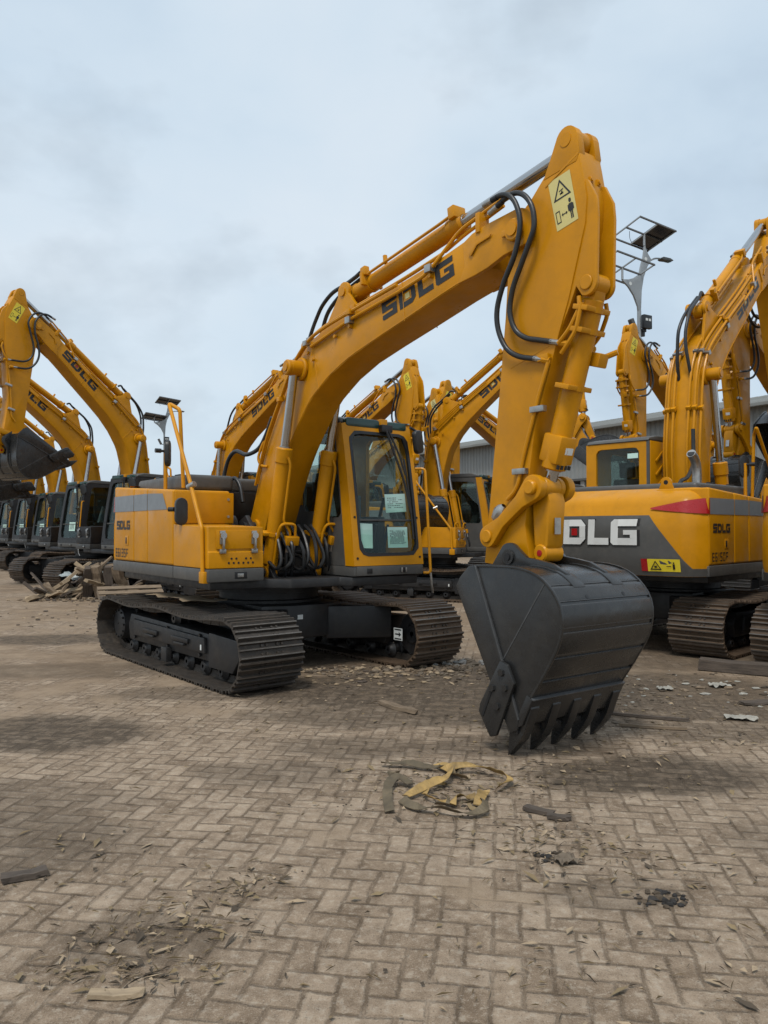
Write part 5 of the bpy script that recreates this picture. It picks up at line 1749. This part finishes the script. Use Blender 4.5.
# heap of scrap timber on the left, before the row of machines
rr = random.Random(3)
hx, hy = -6.75, 17.6
for i in range(70):
    a = rr.uniform(-1, 1)
    z = max(0.02, (1 - abs(a)) * rr.uniform(0.0, 0.72))
    l = rr.uniform(0.3, 1.1) if i % 3 else rr.uniform(1.0, 1.6)
    plank('rough broken timber piece in the scrap heap left of the front machine', 'scrap_timber', 'timber', (hx + a * 0.95, hy + rr.uniform(-.5, .45), z),
          rr.uniform(0, 180), l, rr.uniform(.05, .16), rr.uniform(.03, .09), rr.choice(['wood', 'wood_pale', 'wood_dark', 'wood', 'wood_dark', 'cardboard']), 'scrap timber heap', (rr.uniform(-40, 40), rr.uniform(-42, 42)))
for i, (dx, rz, ty) in enumerate(((0.35, 80, 72), (0.62, 100, 80), (0.86, 70, 66), (0.15, 110, 62))):
    plank('rough broken timber piece in the scrap heap left of the front machine', 'scrap_timber', 'timber', (hx + dx, hy - 0.48, 0.34), rz, 0.8, 0.2, 0.15, ['wood', 'wood_dark'][i % 2], 'scrap timber heap', (0, ty))
for i in range(3):                             # sheets of white film on the heap
    mb = MB()
    g = 7
    vs = [((a / g - .5) * .6, (b / g - .5) * .35, rr.uniform(0, .09)) for a in range(g + 1) for b in range(g + 1)]
    mb.raw(vs, [(a * (g + 1) + b, a * (g + 1) + b + 1, (a + 1) * (g + 1) + b + 1, (a + 1) * (g + 1) + b) for a in range(g) for b in range(g)], 'film')
    tag(obj('plastic_sheet', mb.mesh('plastic_sheet'), None, (hx - 0.3 + 0.5 * i, hy - .1, 0.55 - .1 * abs(i - 1)), (0.2, 0.2, i)), 'crumpled pale plastic film on top of the scrap timber heap', 'plastic film', 'plastic film on the timber heap')


def pallet(label, loc, rz, tilt=0):
    root = obj('pallet', None, None, loc, (R(tilt), 0, R(rz)))
    tag(root, label, 'pallet')
    for i in range(6):
        mb = MB()
        mb.box(-0.6, 0.6, -0.5 + i * 0.19, -0.38 + i * 0.19, 0.11, 0.132, 'wood' if i % 3 else 'wood_dark', 0.003)
        obj('deck_board', mb.mesh('deck_board', smooth=False), root)
    for i in range(3):
        mb = MB()
        mb.box(-0.6 + 0.555 * i, -0.51 + 0.555 * i, -0.5, 0.57, 0.0, 0.108, 'wood', 0.004)
        obj('bearer', mb.mesh('bearer', smooth=False), root)
    return root


pallet('wooden pallet behind the left track of the front machine, tipped up at one end', (-4.75, 14.6, 0.12), 28, 24)
pallet('wooden pallet lying flat beside the tipped one behind the front machine', (-3.7, 14.2, 0.0), 40)
mb = MB()                                      # torn cardboard resting on the right track
g = 14
vs = []
for a in range(g + 1):
    for b in range(5):
        vs.append((0.72 * (a / g - .5) * 2 + rr.uniform(-.02, .02), 0.16 * (b / 4 - .5) * (2 + .5 * math.sin(a * 2.1)) + rr.uniform(-.015, .015), 0.012 * math.sin(a * 1.1) + rr.uniform(0, .012)))
mb.raw(vs, [(a * 5 + b, a * 5 + b + 1, a * 5 + b + 6, a * 5 + b + 5) for a in range(g) for b in range(4)], 'cardboard')
o = obj('cardboard_strip', mb.mesh('cardboard_strip'), None, (-2.28, 8.83, 0.785), (0, 0, R(-47)))
tag(o, 'torn strip of brown cardboard lying on the right track of the front machine', 'cardboard')

# loop of torn strapping on the paving
def strap(label, pts, w, mat, twist=0.0):
    mb = MB()
    P_ = [Vector(p) for p in pts]
    q = []
    for i in range(len(P_) - 1):
        p0, p1, p2, p3 = P_[max(i - 1, 0)], P_[i], P_[i + 1], P_[min(i + 2, len(P_) - 1)]
        for k_ in range(6):
            t = k_ / 6
            q.append(0.5 * (2 * p1 + (p2 - p0) * t + (2 * p0 - 5 * p1 + 4 * p2 - p3) * t * t + (3 * p1 - p0 - 3 * p2 + p3) * t ** 3))
    q.append(P_[-1])
    vs = []
    ph = rr.uniform(0, 6)
    for i, c in enumerate(q):
        d = (q[min(i + 1, len(q) - 1)] - q[max(i - 1, 0)]).normalized()
        s = Vector((-d.y, d.x, 0))
        an = twist * math.sin(i * 0.27 + ph) + rr.uniform(-.07, .07)
        e = (s * math.cos(an) + Vector((0, 0, 1)) * math.sin(an)) * w * (0.42 + rr.uniform(-.04, .04))
        lift = abs(e.z)
        vs += [c - e + Vector((0, 0, lift)), c + e + Vector((0, 0, lift)), c + e + Vector((0, 0, lift + .004)), c - e + Vector((0, 0, lift + .004))]
    fs = []
    for i in range(len(q) - 1):
        for k_ in range(4):
            k2 = (k_ + 1) % 4
            fs.append((4 * i + k_, 4 * i + k2, 4 * i + 4 + k2, 4 * i + 4 + k_))
    mb.raw(vs, fs, mat)
    return tag(obj('strap', mb.mesh('strap', smooth=False), None), label, 'strap')


strap('dark end of torn strapping bent along the left side of the strap loop', [(0.03, 4.28, .01), (0.02, 4.5, .02), (0.03, 4.68, .03), (0.09, 4.76, .05), (0.17, 4.70, .02)], 0.07, 'strap_brown', 0.3)
strap('long brown strip of torn strapping along the near side of the strap loop', [(0.10, 4.45, .01), (0.16, 4.34, .015), (0.30, 4.27, .03), (0.42, 4.22, .02), (0.55, 4.25, .03), (0.57, 4.42, .02)], 0.06, 'strap_brown', 0.7)
strap('yellowed strip of torn strapping across the middle of the strap loop', [(0.12, 4.50, .02), (0.24, 4.60, .03), (0.36, 4.72, .05), (0.42, 4.92, .03), (0.34, 5.1, .02)], 0.06, 'strap_yellow', 0.8)
strap('pale curled strip of torn strapping along the far side of the strap loop', [(0.40, 4.95, .03), (0.56, 4.98, .05), (0.70, 4.90, .03), (0.78, 4.78, .03), (0.68, 4.62, .02)], 0.05, 'strap_yellow', 0.9)
strap('short yellow strap piece standing at the right of the strap loop', [(0.53, 4.35, .02), (0.57, 4.47, .04), (0.60, 4.58, .02)], 0.07, 'strap_yellow', 0.5)
strap('brown strip of torn strapping at the far left of the strap loop', [(-0.02, 5.12, .02), (0.14, 5.10, .03), (0.26, 5.05, .02), (0.40, 5.04, .03), (0.52, 5.1, .01)], 0.06, 'strap_brown', 0.5)

for i in range(9):                             # small shreds of the same strapping
    cx_, cy_ = 0.06 + rr.random() * .62, 4.35 + rr.random() * .75
    an = rr.uniform(0, 6.28)
    pts = [(cx_ + .06 * k_ * math.cos(an + .5 * k_), cy_ + .06 * k_ * math.sin(an + .5 * k_), .012 + .014 * rr.random()) for k_ in range(4)]
    o_ = strap('short shred of torn strapping inside the strap loop', pts, rr.uniform(.025, .05), rr.choice(['strap_brown', 'strap_brown', 'leaf', 'strap_yellow']), 0.8)
    o_['group'] = 'shreds of strapping'
for lab, x, y, rz, l, w, h, m_ in (
        ('flat brown bark strip lying nearest the left edge of the photo', -1.62, 3.50, 28, .19, .07, .025, 'wood_dark'),
        ('pale flat wood chip nearest the bottom edge of the photo', -0.90, 2.62, 3, .17, .045, .015, 'wood_pale'),
        ('dark flat bark piece just right of the strap loop', 0.86, 4.30, -35, .17, .06, .02, 'wood_dark'),
        ('small dark bark piece between the strap loop and the painted bucket shadow', 0.95, 4.20, -15, .12, .05, .02, 'wood_dark'),
        ('long thin brown stick right of the bucket teeth', 2.15, 6.45, -24, .75, .03, .02, 'wood_dark'),
        ('shorter brown stick lying before the long thin one', 2.12, 6.1, -14, .5, .03, .02, 'wood'),
        ('weathered plank between the front machine and the strap loop', 0.12, 6.75, -52, .5, .07, .03, 'wood'),
        ('grey wooden beam under the track at the right edge', 4.35, 8.15, -32, 1.9, .16, .12, 'wood_dark'),
        ('broad brown board chip near the right edge behind the white scrap', 3.35, 6.95, 15, .3, .12, .02, 'wood_dark')):
    plank(lab, 'wood_piece', 'wood', (x, y, 0.004), rz, l, w, h, m_, 'loose wood on the paving', bend=0.006)
for lab, x, y, rz, w, l, m_ in (
        ('white paper scrap lying alone near the right edge', 2.95, 6.38, -15, .11, .27, 'scrap_paper'),
        ('pale crumpled paper near the track of the rear-facing machine', 3.35, 7.7, 10, .14, .2, 'scrap_paper'),
        ('torn pale card scrap farthest right on the paving', 3.75, 7.35, 60, .16, .34, 'cardboard'),
        ('small pale scrap just right of the bucket teeth', 1.95, 6.75, 30, .09, .12, 'scrap_paper'),
        ('crumpled pale rag by the dark ash patch', 0.86, 3.66, 20, .08, .11, 'rubble'),
        ('small pale scrap lying in front of the bucket teeth', 0.93, 5.62, 50, .09, .12, 'cardboard'),
        ('pale folded scrap beyond the long thin stick', 2.75, 7.55, 0, .12, .15, 'scrap_paper')):
    mb = MB()
    g = 8
    vs = []
    for a in range(g + 1):
        for b in range(g + 1):
            vs.append(((a / g - .5) * l * (1 - .25 * abs(b / g - .5)) + rr.uniform(-.003, .003), (b / g - .5) * w + rr.uniform(-.003, .003), rr.uniform(0.004, .024) + .015 * abs(math.sin(a * .9 + b * .6))))
    mb.raw(vs, [(a * (g + 1) + b, a * (g + 1) + b + 1, (a + 1) * (g + 1) + b + 1, (a + 1) * (g + 1) + b) for a in range(g) for b in range(g)], m_)
    tag(obj('scrap', mb.mesh('scrap', smooth=False), None, (x, y, 0), (0, 0, R(rz))), lab, 'scrap', 'scraps on the paving')


def lumps(name, label, centre, rx, ry, n, s0, s1, mats, seed, flat=0.7):
    q = random.Random(seed)
    mb = MB()
    for i in range(n):
        a, r_ = q.uniform(0, 6.283), math.sqrt(q.random())
        if q.random() < .35:
            r_ *= 1.3
        s = q.uniform(s0, s1) * (1.1 - .5 * r_)
        c = Vector((centre[0] + rx * r_ * math.cos(a), centre[1] + ry * r_ * math.sin(a), s * flat * .4))
        vs = []
        for z_, rad in ((-.5, .7), (0.1, 1.0), (.6, .6)):
            for k_ in range(6):
                an = k_ / 6 * 6.283 + q.uniform(-.3, .3)
                rd = rad * q.uniform(.6, 1.15) * s
                vs.append(c + Vector((rd * math.cos(an), rd * math.sin(an) * q.uniform(.5, 1), z_ * s * flat * q.uniform(.7, 1.2))))
        fs = [(k_ + 6 * j_, (k_ + 1) % 6 + 6 * j_, (k_ + 1) % 6 + 6 * j_ + 6, k_ + 6 * j_ + 6) for j_ in range(2) for k_ in range(6)] + [tuple(range(12, 18)), tuple(range(6))[::-1]]
        mb.raw(vs, fs, q.choice(mats))
    tag(obj(name, mb.mesh(name, smooth=False)), label, None, kind='stuff')


lumps('rubble', 'pale stone and brick rubble strewn between the tracks of the front machine', (0.2, 8.55, 0), 1.15, 0.32, 230, .012, .06, ['rubble', 'rubble', 'wood', 'leaf_dark', 'wood_pale'], 5)
lumps('rubble', 'small pale rubble heap right of the left track', (0.95, 9.0, 0), .3, .2, 34, .03, .09, ['rubble', 'rubble', 'concrete'], 6)
lumps('ash', 'black burnt ash patch on the paving near the right', (1.17, 3.30, 0), .12, .07, 60, .006, .030, ['ash', 'ash', 'leaf_dark'], 8)
lumps('ash', 'smaller black burnt patch beside the crumpled rag', (0.80, 3.72, 0), .09, .07, 36, .006, .025, ['ash', 'rubble', 'leaf_dark'], 9)
lumps('wood_chips', 'splinters and chips of wood around the scrap timber heap', (hx + .1, hy - .55, 0), 1.3, .5, 150, .02, .10, ['wood_pale', 'wood', 'wood_dark', 'rubble'], 15, .6)
lumps('litter', 'torn brown litter and dirt clods below the front machine', (-0.1, 8.25, 0), 1.5, .55, 170, .015, .07, ['leaf_dark', 'wood_dark', 'cardboard', 'rubble'], 16, .4)
lumps('litter', 'torn litter on the paving at the right under the beam', (3.2, 7.6, 0), 1.2, .8, 120, .012, .06, ['leaf_dark', 'wood', 'scrap_paper', 'rubble'], 17, .35)
lumps('grit', 'brown grit and chips scattered before the bucket', (1.7, 6.6, 0), 1.7, 1.3, 260, .006, .03, ['rubble', 'leaf_dark', 'wood', 'leaf'], 11, .5)
lumps('grit', 'fine grit around the strap loop', (0.4, 4.7, 0), .8, .55, 150, .004, .016, ['leaf_dark', 'wood_dark', 'leaf'], 12, .5)
lumps('grit', 'broken bits beside the left row and timber heap', (-5.5, 14.5, 0), 2.4, 3.2, 130, .01, .06, ['rubble', 'wood_pale', 'wood_dark'], 13, .5)

# dry leaves and straw, thickest in a few drifts
q = random.Random(21)
mb = MB()
DR = [(-0.85, 3.05, .35, .22, 190), (-0.95, 2.75, .35, .12, 150), (-0.65, 3.45, .22, .2, 90), (0.85, 3.95, .3, .2, 130), (1.1, 3.6, .5, .25, 110), (0.4, 4.7, .5, .45, 240), (0.95, 4.9, .35, .25, 90),
      (1.25, 2.75, .5, .3, 70), (0.35, 2.7, .6, .4, 60), (-1.6, 3.6, .5, .5, 60), (0.2, 4.0, 2.2, 1.5, 260), (1.6, 5.7, 1.5, .8, 260), (-1.2, 6.8, 1.6, 1.0, 130), (2.6, 7.0, 1.4, 1.2, 220), (0.2, 8.0, 1.6, .8, 220)]
for cx_, cy_, rx, ry, cnt in DR:
    for i in range(cnt):
        x, y = q.gauss(cx_, rx * .6), q.gauss(cy_, ry * .6)
        if y < 1.8:
            continue
        a = q.uniform(0, 6.28)
        kind = q.random()
        l, w = (q.uniform(.02, .08), q.uniform(.002, .005)) if kind < .60 else ((q.uniform(.015, .05), q.uniform(.008, .022)) if kind < .92 else (q.uniform(.05, .11), q.uniform(.015, .035)))
        u, v_ = Vector((math.cos(a), math.sin(a), q.uniform(-.25, .25))), Vector((-math.sin(a), math.cos(a), q.uniform(-.5, .5)))
        c = Vector((x, y, .006 + q.random() * .008))
        b_ = c + u * l * .1 + Vector((0, 0, q.uniform(0, .008)))
        mat = q.choice(['leaf', 'leaf', 'leaf_dark', 'wood_pale'])
        mb.raw([c - u * l / 2, b_ - v_ * w / 2, c + u * l / 2, b_ + v_ * w / 2], [(0, 1, 2), (0, 2, 3)], mat)
tag(obj('leaf_litter', mb.mesh('leaf_litter', smooth=False)), 'dry leaves and straw scattered over the paving', None, kind='stuff')

# ------------------------------------------------------------------ sky, sun, camera
world = bpy.data.worlds.new('World')
S.world = world
world.use_nodes = True
nt = world.node_tree
bg = nt.nodes['Background']
sky = nt.nodes.new('ShaderNodeTexSky')
sky.sky_type = 'NISHITA'
sky.sun_disc = False
SUN_EL, SUN_AZ = 60, 200
sky.sun_elevation = R(SUN_EL)
sky.sun_rotation = R(SUN_AZ)
sky.air_density = 1.2
sky.dust_density = 3.0
tc = nt.nodes.new('ShaderNodeTexCoord')
mp = nt.nodes.new('ShaderNodeMapping')
mp.inputs['Scale'].default_value = (1.0, 1.0, 1.7)
mp.inputs['Location'].default_value = (0.35, 0.1, 0.2)
nt.links.new(tc.outputs['Generated'], mp.inputs['Vector'])
n1 = nt.nodes.new('ShaderNodeTexNoise')
n1.inputs['Scale'].default_value = 2.1
n1.inputs['Detail'].default_value = 6
n1.inputs['Roughness'].default_value = 0.48
n1.inputs['Distortion'].default_value = 0.15
nt.links.new(mp.outputs['Vector'], n1.inputs['Vector'])
cl = ramp(nt, n1.outputs['Fac'], [(0.28, (4.6, 5.7, 6.9)), (0.40, (5.9, 7.1, 8.2)), (0.50, (6.6, 7.7, 8.65)), (0.68, (7.4, 8.2, 8.9))])
n2 = nt.nodes.new('ShaderNodeTexNoise')          # darker grey tufts
n2.inputs['Scale'].default_value = 4.6
n2.inputs['Detail'].default_value = 5
n2.inputs['Roughness'].default_value = 0.5
nt.links.new(mp.outputs['Vector'], n2.inputs['Vector'])
tuft = ramp(nt, n2.outputs['Fac'], [(0.54, (0, 0, 0)), (0.72, (0.40, 0.40, 0.40))])
m2 = nt.nodes.new('ShaderNodeMix')
m2.data_type = 'RGBA'
nt.links.new(tuft.outputs['Color'], m2.inputs['Factor'])
nt.links.new(cl.outputs['Color'], m2.inputs['A'])
m2.inputs['B'].default_value = (3.6, 4.2, 4.8, 1)
cl = m2
mx = nt.nodes.new('ShaderNodeMix')
mx.data_type = 'RGBA'
mx.inputs['Factor'].default_value = 0.86
nt.links.new(sky.outputs['Color'], mx.inputs['A'])
nt.links.new(cl.outputs['Result'], mx.inputs['B'])
nt.links.new(mx.outputs['Result'], bg.inputs['Color'])
bg.inputs['Strength'].default_value = 0.110

sl = bpy.data.lights.new('sun', 'SUN')
sl.energy = 2.3
sl.angle = R(14)
sl.color = (1.0, 0.96, 0.89)
so = bpy.data.objects.new('sun', sl)
COL.objects.link(so)
az = R(SUN_AZ)
dirv = Vector((math.sin(az) * math.cos(R(SUN_EL)), math.cos(az) * math.cos(R(SUN_EL)), math.sin(R(SUN_EL))))
so.rotation_euler = dirv.to_track_quat('Z', 'Y').to_euler()
so.location = dirv * 50

cam = bpy.data.cameras.new('camera')
cam.sensor_fit = 'VERTICAL'
cam.sensor_height = 36
cam.lens = 36 * 767.6 / 1024
cam.clip_end = 3000
co = bpy.data.objects.new('camera', cam)
COL.objects.link(co)
co.location = (0, 0, 1.578)
co.rotation_euler = (R(90) + 0.022, 0, 0)
S.camera = co
vs_ = S.view_settings
vs_.view_transform = 'Standard'
vs_.look = 'None'
vs_.exposure = 0.0
vs_.gamma = 1.0
vs_.use_curve_mapping = False
S.cycles.max_bounces = 8
S.cycles.diffuse_bounces = 1
S.cycles.transparent_max_bounces = 16
S.cycles.use_denoising = True
S.cycles.use_adaptive_sampling = True
